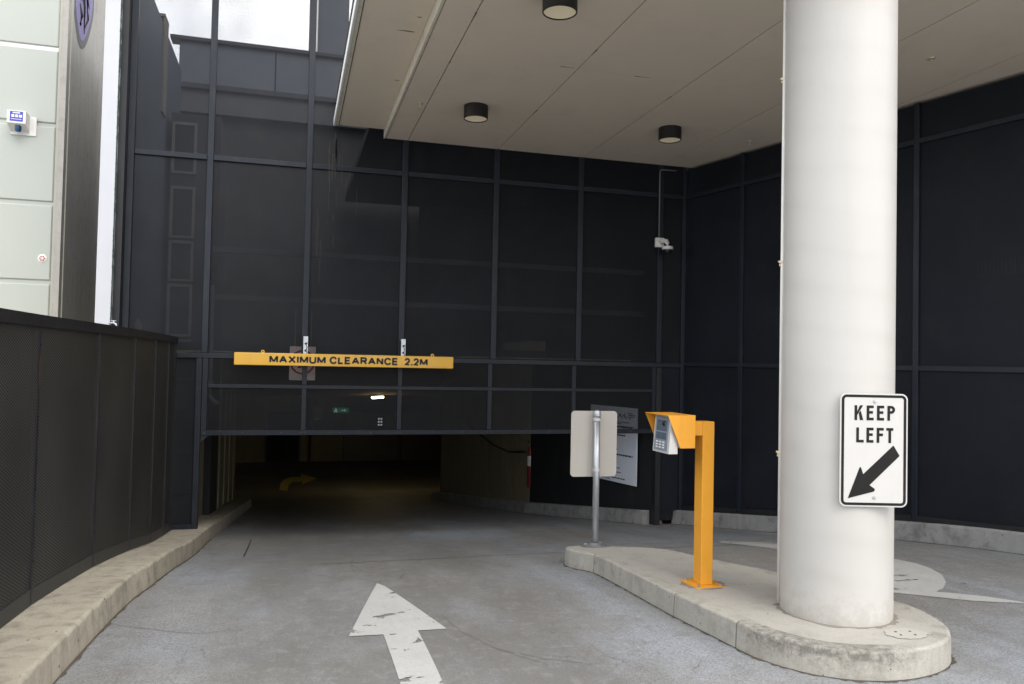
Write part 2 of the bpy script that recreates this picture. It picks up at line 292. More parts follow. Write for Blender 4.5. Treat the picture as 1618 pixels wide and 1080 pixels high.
# ------------------------------------------------------------------ mesh helpers
class MB:
    def __init__(s): s.bm = bmesh.new(); s.uv = s.bm.loops.layers.uv.new('UVMap')
    def face(s, pts):
        vs = [s.bm.verts.new(p) for p in pts]
        try: return s.bm.faces.new(vs)
        except ValueError: return None
    def box(s, x0, x1, y0, y1, z0, z1, M=None, bev=0, seg=1):
        M = M or Matrix()
        vs = [s.bm.verts.new(M @ Vector((x, y, z))) for z in (z0, z1) for y in (y0, y1) for x in (x0, x1)]
        fs = [s.bm.faces.new([vs[i] for i in q]) for q in ((0, 2, 3, 1), (4, 5, 7, 6), (0, 1, 5, 4), (2, 6, 7, 3), (0, 4, 6, 2), (1, 3, 7, 5))]
        if bev:
            es = list({e for f in fs for e in f.edges})
            bmesh.ops.bevel(s.bm, geom=es, offset=bev, segments=seg, affect='EDGES', profile=.5)
        return s
    def prism(s, poly, vec, M=None):
        """polygon (3D points) extruded along vec"""
        M = M or Matrix(); vec = Vector(vec); n = len(poly)
        a = [s.bm.verts.new(M @ Vector(p)) for p in poly]; b = [s.bm.verts.new(M @ (Vector(p) + vec)) for p in poly]
        tris = tessellate_polygon([[Vector(p) for p in poly]])
        for t in tris:
            for vs, rev in ((a, True), (b, False)):
                try: s.bm.faces.new([vs[i] for i in (reversed(t) if rev else t)])
                except ValueError: pass
        for i in range(n):
            j = (i + 1) % n
            try: s.bm.faces.new((a[i], a[j], b[j], b[i]))
            except ValueError: pass
        return s
    def tube(s, pts, r, n=12, cap=True):
        pts = [Vector(p) for p in pts]; rings = []
        rr = r if isinstance(r, (list, tuple)) else [r] * len(pts)
        up = Vector((0, 0, 1))
        for i, p in enumerate(pts):
            d = (pts[min(i + 1, len(pts) - 1)] - pts[max(i - 1, 0)])
            if d.length < 1e-9: d = Vector((0, 0, 1))
            d.normalize(); a = d.cross(up)
            if a.length < .05: a = d.cross(Vector((0, 1, 0)))
            a.normalize(); b = d.cross(a)
            rings.append([s.bm.verts.new(p + (a * math.cos(k * 2 * math.pi / n) + b * math.sin(k * 2 * math.pi / n)) * rr[i]) for k in range(n)])
        for A, B in zip(rings, rings[1:]):
            for k in range(n): s.bm.faces.new((A[k], A[(k + 1) % n], B[(k + 1) % n], B[k])).smooth = True
        if cap:
            s.bm.faces.new(rings[0]); s.bm.faces.new(list(reversed(rings[-1])))
        return s
    def lathe(s, prof, c=(0, 0, 0), n=24, smooth=True):
        """profile of (radius, z), round a vertical axis"""
        rings = []
        for r, z in prof:
            if r < 1e-6: rings.append([s.bm.verts.new((c[0], c[1], c[2] + z))])
            else: rings.append([s.bm.verts.new((c[0] + r * math.cos(k * 2 * math.pi / n), c[1] + r * math.sin(k * 2 * math.pi / n), c[2] + z)) for k in range(n)])
        for A, B in zip(rings, rings[1:]):
            for k in range(n):
                k2 = (k + 1) % n
                vs = [A[k % len(A)], A[k2 % len(A)], B[k2 % len(B)], B[k % len(B)]]
                u = []
                for v in vs:
                    if v not in u: u.append(v)
                if len(u) > 2:
                    f = s.bm.faces.new(u); f.smooth = smooth
        for i in range(1, len(prof) - 1):       # keep hard profile corners sharp
            (a0, b0), (a1, b1), (a2, b2) = prof[i - 1:i + 2]
            u1 = Vector((a1 - a0, b1 - b0)); u2 = Vector((a2 - a1, b2 - b1))
            if len(rings[i]) > 1 and u1.length > 1e-9 and u2.length > 1e-9 and u1.angle(u2) > .6:
                for k in range(n):
                    e = s.bm.edges.get((rings[i][k], rings[i][(k + 1) % n]))
                    if e: e.smooth = False
        return s
    def quad_uv(s, o, ux, vx, w, h):
        """rectangle from o along unit ux (w) and vx (h) with uv in metres"""
        o, ux, vx = Vector(o), Vector(ux), Vector(vx)
        f = s.face([o, o + ux * w, o + ux * w + vx * h, o + vx * h])
        for lp, c in zip(f.loops, ((0, 0), (w, 0), (w, h), (0, h))): lp[s.uv].uv = c
        return s
    def build(s, name, mat, parent=None, smooth_angle=None):
        bmesh.ops.recalc_face_normals(s.bm, faces=s.bm.faces)
        me = bpy.data.meshes.new(name); s.bm.to_mesh(me); s.bm.free()
        me.materials.append(MT[mat] if isinstance(mat, str) else mat)
        o = bpy.data.objects.new(name, me); COL.objects.link(o)
        if parent: o.parent = parent
        return o

def tag(o, label=None, cat=None, group=None, kind=None):
    if label: o['label'] = label
    if cat: o['category'] = cat
    if group: o['group'] = group
    if kind: o['kind'] = kind
    return o
def thing(name, label, cat, loc=(0, 0, 0), rz=0, group=None):
    o = bpy.data.objects.new(name, None); o.empty_display_size = .2; COL.objects.link(o)
    o.location = loc; o.rotation_euler = (0, 0, rz); return tag(o, label, cat, group)
def copy_tree(o, parent=None):
    c = o.copy(); COL.objects.link(c)
    if parent: c.parent = parent
    for ch in list(o.children): copy_tree(ch, c)
    return c
def B(name, mat, parent, x0, x1, y0, y1, z0, z1, bev=0, M=None):
    return MB().box(x0, x1, y0, y1, z0, z1, M, bev).build(name, mat, parent)
def text_bm(body, x0, x1, z0, z1, depth, bold=.0, y=0):
    """lettering fitted into a box on the plane y, facing -y, as a bmesh MB"""
    cu = bpy.data.curves.new('txt', 'FONT'); cu.body = body; cu.size = 1; cu.offset = bold; cu.extrude = 0
    ob = bpy.data.objects.new('txt', cu); COL.objects.link(ob)
    dg = bpy.context.evaluated_depsgraph_get(); me = bpy.data.meshes.new_from_object(ob.evaluated_get(dg))
    mb = MB(); mb.bm.from_mesh(me); COL.objects.unlink(ob); bpy.data.objects.remove(ob); bpy.data.curves.remove(cu); bpy.data.meshes.remove(me)
    xs = [v.co.x for v in mb.bm.verts]; ys = [v.co.y for v in mb.bm.verts]; a, b, c, d = min(xs), max(xs), min(ys), max(ys)
    for v in mb.bm.verts:
        v.co = Vector((x0 + (v.co.x - a) / (b - a) * (x1 - x0), y, z0 + (v.co.y - c) / (d - c) * (z1 - z0)))
    r = bmesh.ops.extrude_face_region(mb.bm, geom=list(mb.bm.faces))
    bmesh.ops.translate(mb.bm, verts=[g for g in r['geom'] if isinstance(g, bmesh.types.BMVert)], vec=(0, -depth, 0))
    return mb

# ------------------------------------------------------------------ ground profile (a ramp falling towards the garage)
KY = [-60, 2, 4, 4.74, 5.77, 7.0, 8.48, 10.2, 13, 20, 26, 34, 60]
KZ = [v + 1.6 for v in (-1.58, -1.58, -1.59, -1.62, -1.675, -1.80, -2.03, -2.255, -2.62, -3.5, -4.1, -4.35, -4.35)]
def _pchip(xs, ys):
    n = len(xs); h = [xs[i + 1] - xs[i] for i in range(n - 1)]; d = [(ys[i + 1] - ys[i]) / h[i] for i in range(n - 1)]; m = [0.0] * n
    for i in range(1, n - 1):
        if d[i - 1] * d[i] > 0:
            a = 2 * h[i] + h[i - 1]; b = h[i] + 2 * h[i - 1]; m[i] = (a + b) / (a / d[i - 1] + b / d[i])
    m[0] = d[0]; m[-1] = d[-1]
    def f(x):
        x = max(xs[0], min(xs[-1], x)); i = 0
        while i < n - 2 and x > xs[i + 1]: i += 1
        t = (x - xs[i]) / h[i]
        return (1 + 2 * t) * (1 - t) ** 2 * ys[i] + t * (1 - t) ** 2 * h[i] * m[i] + t * t * (3 - 2 * t) * ys[i + 1] + t * t * (t - 1) * h[i] * m[i + 1]
    return f
_g = _pchip(KY, KZ)
def g(y):                                   # the same 0.1 m facets as the road mesh
    if y <= 0 or y >= 40: return _g(y)
    k = math.floor(y * 10 + 1e-6) / 10; t = (y - k) * 10
    return _g(k) * (1 - t) + _g(k + .1) * t
def drape(poly, off, mb=None):
    """flat polygon of (x, y) laid on the road, cut along the road's facets"""
    mb = mb or MB(); bm = bmesh.new()
    vs = [bm.verts.new((x, y, 0)) for x, y in poly]
    for t in tessellate_polygon([[Vector((x, y, 0)) for x, y in poly]]):
        try: bm.faces.new([vs[i] for i in t])
        except ValueError: pass
    y0 = min(p[1] for p in poly); y1 = max(p[1] for p in poly); k = math.ceil(y0 * 10)
    while k / 10 < y1:
        bmesh.ops.bisect_plane(bm, geom=list(bm.verts) + list(bm.edges) + list(bm.faces), plane_co=(0, k / 10, 0), plane_no=(0, 1, 0)); k += 1
    vm = {v: mb.bm.verts.new((v.co.x, v.co.y, g(v.co.y) + off)) for v in bm.verts}
    for f in bm.faces: mb.bm.faces.new([vm[v] for v in f.verts])
    bm.free(); return mb
def ribbon(pts, w, off, mb=None, jag=0):
    mb = mb or MB(); P = []
    for (a, b) in zip(pts, pts[1:]):
        n = max(1, int(math.hypot(b[0] - a[0], b[1] - a[1]) / .06))
        P += [(a[0] + (b[0] - a[0]) * i / n, a[1] + (b[1] - a[1]) * i / n) for i in range(n)]
    P.append(pts[-1]); L = []; R = []
    for i, p in enumerate(P):
        q0, q1 = P[max(0, i - 1)], P[min(len(P) - 1, i + 1)]; d = Vector((q1[0] - q0[0], q1[1] - q0[1])); d.normalize(); nx, ny = -d.y, d.x
        j = random.uniform(-jag, jag); ww = w * (1 + random.uniform(-.35, .35) * (jag > 0))
        L.append((p[0] + nx * (ww + j), p[1] + ny * (ww + j))); R.append((p[0] - nx * (ww - j), p[1] - ny * (ww - j)))
    for i in range(len(P) - 1): drape([L[i], L[i + 1], R[i + 1], R[i]], off, mb)
    return mb

# ------------------------------------------------------------------ setting: road, kerbs
mb = MB(); ys = [-400, -60, -20, -5] + [k / 10 for k in range(0, 401)] + [60, 400]; xs = [-400, -40, -8, 0, 4, 8, 16, 60, 400]
rows = [[mb.bm.verts.new((x, y, g(y))) for x in xs] for y in ys]
for a, b in zip(rows, rows[1:]):
    for i in range(len(xs) - 1): mb.bm.faces.new((a[i], a[i + 1], b[i + 1], b[i]))
tag(mb.build('road', 'road'), kind='structure')

def interp(tab, y):
    if y <= tab[0][0]: return tab[0][1]
    for (a, b), (c, d) in zip(tab, tab[1:]):
        if y <= c: return b + (d - b) * (y - a) / (c - a)
    return tab[-1][1]
KERB_L = [(-3, -1.13), (1, -1.11), (3.8, -1.088), (4.7, -1.070), (5.4, -1.048), (6.0, -1.022), (6.4, -.985), (7.2, -.955), (8.0, -.95), (9.0, -.93), (10.1, -.935), (13, -.88), (18.6, -.78)]
def kerb(name, edge, width, h, mat, y0, y1, sgn=-1, chip=.008, step=.06):
    """kerb along y: front face at edge(y), top running back by width; worn rounded arris"""
    mb = MB(); rows = []; y = y0; rnd = random.Random(3)
    while y <= y1 + 1e-6:
        x = edge(y); z = g(y); c = chip * rnd.random() ** 2; r = .014 + c
        w = width(y) if callable(width) else width
        prof = [(x - sgn * .012, z - .05), (x - sgn * .010, z + .02 + .004 * rnd.random()), (x + rnd.uniform(-.003, .003), z + h - r), (x + sgn * (.3 * r), z + h - .35 * r), (x + sgn * r, z + h + rnd.uniform(-.0015, .0015)), (x + sgn * w, z + h), (x + sgn * w, z - .05)]
        rows.append([mb.bm.verts.new((px, y, pz)) for px, pz in prof]); y += step
    for a, b in zip(rows, rows[1:]):
        for i in range(len(a) - 1): mb.bm.faces.new((a[i], a[i + 1], b[i + 1], b[i])).smooth = i in (2, 3)
    mb.bm.faces.new(rows[0]); mb.bm.faces.new(list(reversed(rows[-1])))
    return tag(mb.build(name, mat), kind='structure')
kerb('kerb', lambda y: interp(KERB_L, y), .75, .17, 'kerb', -3, 18.6, -1, .016)

# right wall direction: from the inner corner towards the camera
RW = Vector((5.419, 10.182, 0)); RA = math.atan2(-math.cos(.263), math.sin(.263)); RD = Vector((math.sin(.263), -math.cos(.263), 0)); RN = Vector((math.cos(.263), math.sin(.263), 0))
def rw_x(y): return RW.x + RD.x * (y - RW.y) / RD.y
kerb('kerb', lambda y: rw_x(y) - .085, .4, .20, 'kerbdark', 1.0, 10.25, 1, .012)
GW = Vector((5.0, 10.25, 0))                # wall inside the gate, same bearing
def gw_x(y): return 5.0 - .262 * (y - 10.25) if y < 13.45 else 4.16 - .12 * (y - 13.45)
kerb('kerb', lambda y: gw_x(y) - .10, .3, .20, 'kerbdark', 10.30, 19.0, 1, .012)

# sealed joints and cracks in the road
tag(ribbon([(.3, 7.19), (1.0, 7.21), (1.645, 7.21), (2.141, 7.217), (2.609, 7.183), (3.4, 7.17), (5.95, 7.1)], .007, .004).build('road_joint', 'sealant'), kind='structure')
tag(ribbon([(-.409, 8.379), (-.412, 9.3), (-.418, 10.3)], .007, .004).build('road_joint', 'sealant'), kind='structure')
tag(ribbon([(-1.045, 5.353), (-.95, 5.24), (-.836, 5.174), (-.62, 5.02), (-.459, 4.96), (-.30, 4.99)], .0022, .004, jag=.005).build('road_crack', 'scuff'), kind='structure')
tag(ribbon([(1.35, 3.95), (1.15, 4.25), (1.02, 4.62), (.98, 5.0)], .0012, .004, jag=.004).build('road_crack', 'scuff'), kind='structure')
skid = [[(.62, 6.6), (.55, 7.1), (.62, 7.6)], [(.86, 6.15), (.95, 6.5), (.93, 6.9)], [(.45, 6.2), (.2, 6.7), (.12, 7.0)], [(1.05, 6.0), (.8, 6.3), (.55, 6.75)], [(1.1, 6.9), (1.2, 7.2), (1.22, 7.5)], [(.7, 6.05), (.6, 6.2), (.35, 6.5)], [(1.1, 4.3), (1.35, 4.05), (1.6, 3.9)]]
mb = MB()
for s_ in skid: ribbon(s_, .0018, .0045, mb, jag=.004)
tag(mb.build('tyre_scuffs', 'scuff'), kind='stuff')

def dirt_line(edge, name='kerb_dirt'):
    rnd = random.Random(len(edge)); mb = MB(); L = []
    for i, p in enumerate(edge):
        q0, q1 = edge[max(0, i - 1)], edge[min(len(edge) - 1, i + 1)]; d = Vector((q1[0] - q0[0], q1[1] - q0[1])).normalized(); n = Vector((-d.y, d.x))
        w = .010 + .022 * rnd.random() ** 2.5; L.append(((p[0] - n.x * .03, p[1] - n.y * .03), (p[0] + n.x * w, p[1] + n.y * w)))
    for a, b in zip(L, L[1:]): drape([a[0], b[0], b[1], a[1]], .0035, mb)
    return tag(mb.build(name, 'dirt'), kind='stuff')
dirt_line([(interp(KERB_L, k * .05) + .010, k * .05) for k in range(212, 20, -1)])
dirt_line([(rw_x(k * .05) - .097, k * .05) for k in range(40, 204)])
dirt_line([(gw_x(k * .06) - .112, k * .06) for k in range(172, 300)])

# ------------------------------------------------------------------ painted arrows
arrow = [(.672, 6.03), (.366, 4.689), (.566, 4.676), (.551, 3.2), (.757, 3.2), (.774, 4.705), (.948, 4.697), (.715, 5.90)]
tag(drape(arrow, .004).build('painted_arrow', 'mark'), 'worn white straight arrow painted on the near lane, pointing into the garage', 'road marking', 'white lane arrows')
arr2 = [(4.408, 7.376), (4.514, 7.618), (4.846, 7.15), (5.10, 6.50), (5.206, 5.90), (5.245, 5.62), (5.205, 5.409), (5.103, 5.186), (4.924, 4.96), (4.736, 4.799), (4.60, 4.725), (4.673, 4.678), (4.85, 4.519), (5.0, 4.27), (4.655, 4.44), (4.25, 4.80), (3.90, 5.12), (4.24, 5.05), (4.62, 5.45), (4.66, 6.1), (4.56, 6.85)]
tag(drape(arr2, .004).build('painted_arrow', 'mark'), 'worn white curved arrow painted on the exit lane beyond the white column', 'road marking', 'white lane arrows')
arr3 = [(-0.25, 25.13), (-0.01, 24.83), (0.03, 26.62), (0.17, 27.58), (0.48, 27.82), (0.45, 26.73), (0.99, 28.55), (0.45, 30.16), (0.46, 29.08), (0.11, 29.14), (-0.13, 28.45), (-0.24, 27.06)]
tag(drape(arr3, .004).build('painted_arrow', 'yellowmark'), 'yellow arrow turning right on the dark garage floor', 'road marking')

# ------------------------------------------------------------------ traffic island
ctrl = [(2.312, 6.36), (2.335, 6.18), (2.41, 5.97), (2.415, 5.5), (2.42, 4.65), (2.465, 4.0), (2.53, 3.72), (2.68, 3.50), (2.9, 3.38), (3.15, 3.36), (3.40, 3.43), (3.58, 3.58), (3.68, 3.8), (3.69, 4.12), (3.45, 4.98), (3.22, 5.56), (3.08, 6.07), (2.80, 6.33), (2.46, 6.49), (2.35, 6.47)]
def catmull(P, n):
    out = []; N = len(P)
    for i in range(N):
        p0, p1, p2, p3 = [Vector(P[(i + k - 1) % N]) for k in range(4)]
        for j in range(n):
            t = j / n
            out.append(.5 * ((2 * p1) + (-p0 + p2) * t + (2 * p0 - 5 * p1 + 4 * p2 - p3) * t * t + (-p0 + 3 * p1 - 3 * p2 + p3) * t ** 3))
    return out
raw = catmull(ctrl, 12); dense = []
L = [0]
for a, b in zip(raw, raw[1:] + raw[:1]): L.append(L[-1] + (b - a).length)
NI = 300
for k in range(NI):
    s = L[-1] * k / NI; i = max(j for j in range(len(L)) if L[j] <= s + 1e-9); i = min(i, len(raw) - 1)
    t = (s - L[i]) / max(1e-9, L[i + 1] - L[i]); dense.append(raw[i].lerp(raw[(i + 1) % len(raw)], t))
nor = []
for k in range(NI):
    d = dense[(k + 1) % NI] - dense[k - 1]; d.normalize(); nor.append(Vector((-d.y, d.x)))   # inward for a counter-clockwise outline
isl = thing('traffic_island', 'long raised concrete traffic island with rounded ends under the white column', 'traffic island', (2.9, 4.9, g(4.9)))
HI = .15; IO = Vector((2.9, 4.9, g(4.9)))
def ipt(p, z): return Vector((p.x, p.y, g(p.y) + z)) - IO
mb = MB(); top = []
for k in range(NI): top.append(mb.bm.verts.new(ipt(dense[k] + nor[k] * .10, HI)))
seg = [(dense[k] + nor[k] * .10) for k in range(NI)]
# top slab: fan strips following the fall of the ground
tris = tessellate_polygon([[Vector((p.x, p.y, 0)) for p in seg]])
for t in tris:
    try: mb.bm.faces.new([top[i] for i in t])
    except ValueError: pass
low = [mb.bm.verts.new(ipt(seg[k], -.03)) for k in range(NI)]
for k in range(NI): mb.bm.faces.new((top[k], top[(k + 1) % NI], low[(k + 1) % NI], low[k]))
mb.build('top_slab', 'island', isl)
jy = [k for k in range(NI) if k < NI // 2 and dense[k].x < 2.62]
def near_joint(yv): return min(jy, key=lambda k: abs(dense[k].y - yv))
cuts = sorted([near_joint(5.97), near_joint(4.62), near_joint(3.97), int(NI * .66), int(NI * .84)])
rnd = random.Random(11)
for ci in range(len(cuts)):
    a, b = cuts[ci], cuts[(ci + 1) % len(cuts)]
    idx = []; k = a
    while True:
        idx.append(k)
        if k == b: break
        k = (k + 1) % NI
    mb = MB(); rows = []
    for m, k in enumerate(idx):
        d = Vector((nor[k].y, -nor[k].x)); sh = d * (.0055 if m == 0 else (-.0055 if m == len(idx) - 1 else 0))
        c = .007 * rnd.random() ** 2; r = .012 + c
        P = lambda off, z: ipt(dense[k] + sh + nor[k] * off, z)
        rows.append([mb.bm.verts.new(v) for v in (P(-.006, -.03), P(-.004, .012), P(.0 + rnd.uniform(-.002, .002), HI - r), P(.3 * r, HI - .35 * r), P(r, HI), P(.10, HI), P(.10, -.03))])
    for A, Bq in zip(rows, rows[1:]):
        for i in range(len(A) - 1): mb.bm.faces.new((A[i], A[i + 1], Bq[i + 1], Bq[i])).smooth = i in (2, 3)
    mb.bm.faces.new(rows[0]); mb.bm.faces.new(list(reversed(rows[-1])))
    mb.build('kerb_block', 'islandside', isl)
dirt_line([tuple(dense[k % NI]) for k in range(NI, -1, -1)])
pz = MB(); pc = Vector((3.27, 3.565)); ring = [ipt(pc + Vector((.12 * math.cos(a * math.pi / 16) * (1 + .08 * math.sin(a * 1.7)), .085 * math.sin(a * math.pi / 16) * (1 + .06 * math.cos(a * 2.3)))), HI + .003) for a in range(32)]
pz.prism(ring, (0, 0, .002)).build('cement_patch', 'patch', isl)
for dx, dy in ((-.04, .03), (.045, .02), (-.05, -.02), (.03, -.035)):
    q = ipt(pc + Vector((dx, dy)), HI + .0052); MB().lathe([(0, .0015), (.007, .0015), (.007, 0)], q, 8).build('bolt_hole', 'sealant', isl)

# ------------------------------------------------------------------ round column
CC = Vector((3.172, 4.02)); CR = .315; CB = g(4.02) + HI - .012
colm = thing('round_column', 'tall round white painted column standing on the traffic island', 'column', (CC.x, CC.y, CB))
MB().lathe([(0, 0), (CR, 0), (CR, 1.2), (CR, 2.4), (CR, 3.6), (CR, 4.455 - CB), (0, 4.455 - CB)], n=96).build('shaft', 'column', colm)
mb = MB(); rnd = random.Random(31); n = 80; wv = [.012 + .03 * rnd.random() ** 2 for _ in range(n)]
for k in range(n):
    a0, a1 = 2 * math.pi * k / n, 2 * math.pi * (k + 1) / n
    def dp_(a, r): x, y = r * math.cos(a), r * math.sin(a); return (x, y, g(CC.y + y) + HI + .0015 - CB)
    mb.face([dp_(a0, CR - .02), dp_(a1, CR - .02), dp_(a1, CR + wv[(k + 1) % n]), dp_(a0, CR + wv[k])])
tag(mb.build('contact_shade', 'footshade', colm), kind='stuff')  # ragged ring painting the contact shadow at the column foot
ang = math.atan2(-CC.y, -CC.x) - 1.49
px, py = math.cos(ang), math.sin(ang)
MB().tube([((CR + .006) * px, (CR + .006) * py, .02), ((CR + .006) * px, (CR + .006) * py, 4.455 - CB)], .010, 8).build('conduit', 'white', colm)
for hz in (3.399, 2.257, 1.084):
    c = MB(); z = hz - CB; tx, ty = -py, px
    Mx = Matrix.Translation((px * (CR + .012), py * (CR + .012), z)) @ Matrix.Rotation(ang, 4, 'Z')
    c.box(-.012, .012, -.011, .011, -.009, .009, Mx, .003); c.tube([Mx @ Vector((.012, 0, .003)), Mx @ Vector((.018, 0, .003))], .006, 8)
    c.tube([Mx @ Vector((.006, 0, -.012)), Mx @ Vector((.006, 0, -.026))], .006, 8)
    c.build('conduit_clip', 'brass', colm)

# ------------------------------------------------------------------ keep left sign
def rrect(x0, x1, z0, z1, r, y, n=6):
    P = []
    for cx, cz, a0 in ((x1 - r, z1 - r, 0), (x0 + r, z1 - r, 90), (x0 + r, z0 + r, 180), (x1 - r, z0 + r, 270)):
        for k in range(n + 1):
            a = rad(a0 + 90 * k / n); P.append((cx + r * math.cos(a), y, cz + r * math.sin(a)))
    return P
def frame_ring(mb, x0, x1, z0, z1, r, w, y, dpt):
    o = rrect(x0, x1, z0, z1, r, y); i = rrect(x0 + w, x1 - w, z0 + w, z1 - w, max(.004, r - w), y); n = len(o); D = Vector((0, -dpt, 0))
    A = [mb.bm.verts.new(p) for p in o]; Bq = [mb.bm.verts.new(p) for p in i]; A2 = [mb.bm.verts.new(Vector(p) + D) for p in o]; B2 = [mb.bm.verts.new(Vector(p) + D) for p in i]
    for k in range(n):
        j = (k + 1) % n
        for q in ((A[k], A[j], Bq[j], Bq[k]), (A2[k], A2[j], B2[j], B2[k]), (A[k], A[j], A2[j], A2[k]), (Bq[k], Bq[j], B2[j], B2[k])): mb.bm.faces.new(q)
    return mb
SW, SH = .378, .632; SYAW = -YAW
sn = Vector((-math.sin(YAW), -math.cos(YAW), 0)); stv = Vector((math.cos(YAW), -math.sin(YAW), 0))
sc = Vector((CC.x, CC.y, 0)) + sn * (CR + .018) + stv * .069
ks = thing('keep_left_sign', 'white KEEP LEFT sign with black diagonal arrow fixed to the white column', 'road sign', (sc.x, sc.y, .838), SYAW)
MB().prism(rrect(-SW / 2, SW / 2, 0, SH, .034, .004), (0, -.006, 0)).build('sign_plate', 'signwhite', ks)
frame_ring(MB(), -SW / 2 + .008, SW / 2 - .008, .008, SH - .008, .028, .0145, -.0025, .0012).build('border', 'signblack', ks)
def bar(mb, x0, z0, x1, z1, y=-.0025, d=.0012): mb.prism([(x0, y, z0), (x1, y, z0), (x1, y, z1), (x0, y, z1)], (0, -d, 0))
def sx(p): return -SW / 2 + (p - 134) / (664 - 134) * SW      # measured off the sign face
def sz(p): return SH - (p - 108) / (1000 - 108) * SH
def letter(mb, ch, x0, x1, z0, z1, w):
    m = (z0 + z1) / 2
    if ch in 'EFLKP': bar(mb, x0, z0, x0 + w, z1)
    if ch in 'EF': bar(mb, x0 + w, z1 - w, x1, z1); bar(mb, x0 + w, m - w / 2 + .003, x1 - w * .3, m + w / 2 + .003)
    if ch in 'EL': bar(mb, x0 + w, z0, x1, z0 + w)
    if ch == 'T': bar(mb, x0, z1 - w, x1, z1); bar(mb, (x0 + x1 - w) / 2, z0, (x0 + x1 + w) / 2, z1 - w)
    if ch == 'K':
        y = -.0025
        mb.prism([(x0 + w, y, m - w * .9), (x0 + w, y, m + w * .35), (x1 - w * 1.15, y, z1), (x1 + w * .05, y, z1)], (0, -.0012, 0))
        mb.prism([(x0 + w * 1.6, y, m - w * .1), (x0 + w * 2.35, y, m + w * .75), (x1 + w * .12, y, z0), (x1 - w * 1.15, y, z0)], (0, -.0012, 0))
    if ch == 'P':
        y = -.0025; zc = (z1 + m - w * .2) / 2; ro = (z1 - (m - w * .2)) / 2; xc = x1 - ro; o = []; inn = []
        for k in range(9):
            a = rad(90 - 180 * k / 8); o.append((xc + ro * math.cos(a), zc + ro * math.sin(a))); inn.append((xc + (ro - w) * math.cos(a), zc + (ro - w) * math.sin(a)))
        P = [(x0 + w, z1)] + o + [(x0 + w, z1 - 2 * ro), (x0 + w, z1 - 2 * ro + w)] + list(reversed(inn)) + [(x0 + w, z1 - w)]
        mb.prism([(a, y, b) for a, b in P], (0, -.0012, 0))
LW = .0148
for ch, a, b in (('K', 246, 312), ('E', 341, 396), ('E', 422, 478), ('P', 504, 564)): mb = MB(); letter(mb, ch, sx(a), sx(b), sz(320), sz(203), LW); mb.build('letter', 'signblack', ks)
for ch, a, b in (('L', 261, 319), ('E', 341, 396), ('F', 421, 476), ('T', 497, 551)): mb = MB(); letter(mb, ch, sx(a), sx(b), sz(496), sz(378), LW); mb.build('letter', 'signblack', ks)
ap = [(199, 936), (290, 690), (300, 692), (318, 745), (553, 515), (602, 596), (368, 830), (408, 858), (410, 868), (402, 880)]
MB().prism([(sx(a), -.0025, sz(b)) for a, b in ap], (0, -.0012, 0)).build('arrow', 'signblack', ks)
for b in (172, 928):
    mb = MB(); Mx = Matrix.Translation((sx(406), -.0026, sz(b))) @ Matrix.Rotation(rad(90), 4, 'X')
    for v in mb.lathe([(0, .006), (.008, .005), (.010, 0)], n=12).bm.verts: v.co = Mx @ v.co
    mb.build('bolt', 'galv', ks)
for zz in (sz(172), sz(928)): B('bracket', 'galv', ks, -.06, .02, .004, .022, zz - .015, zz + .015)

# ------------------------------------------------------------------ sign seen from behind on galvanised post
bp = Vector((2.600, 6.432, g(6.432) + HI - .004))
bs = thing('post_sign', 'road sign seen from its plain beige back on a galvanised post at the island tip', 'road sign', bp, -.04)
MB().tube([(0, 0, .0), (.0, 0, 1.165)], .0285, 20).build('post', 'galv', bs)
MB().lathe([(.0310, 1.135), (.0315, 1.165), (.026, 1.182), (.012, 1.190), (0, 1.191)], n=20).build('post_cap', 'galv', bs)
MB().lathe([(0, .0), (.115, .0), (.118, .012), (.060, .020), (.046, .032), (.031, .036)], n=28).build('base_flange', 'galv', bs)
for k in range(3):
    a = rad(40 + 120 * k); MB().lathe([(0, .026), (.011, .026), (.011, .013)], (.085 * math.cos(a), .085 * math.sin(a), 0), 6, False).build('anchor_bolt', 'galv', bs)
pl = MB().prism(rrect(-.222, .205, .60, 1.178, .034, .050), (0, .003, 0)).build('sign_plate', 'signback', bs)
for z0 in (.655, 1.095):
    mb = MB(); mb.lathe([(.0300, z0), (.0330, z0), (.0330, z0 + .024), (.0300, z0 + .024)], n=20)
    mb.box(-.016, .016, .028, .0495, z0, z0 + .024); mb.build('clamp', 'alu', bs)

def foot_ring(parent, r, zf, ox=0, oy=0, n=40, seed=1):  # ragged ring painting a contact shadow round a post foot
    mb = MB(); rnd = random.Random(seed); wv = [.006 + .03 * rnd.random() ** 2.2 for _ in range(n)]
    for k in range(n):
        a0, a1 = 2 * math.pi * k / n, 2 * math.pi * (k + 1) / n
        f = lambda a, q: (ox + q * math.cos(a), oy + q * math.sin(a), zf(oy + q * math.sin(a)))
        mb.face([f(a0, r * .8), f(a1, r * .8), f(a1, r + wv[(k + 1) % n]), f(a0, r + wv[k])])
    return tag(mb.build('contact_shade', 'footshade', parent), kind='stuff')
foot_ring(bs, .117, lambda y: g(bp.y + y) + HI + .0015 - bp.z, seed=4)

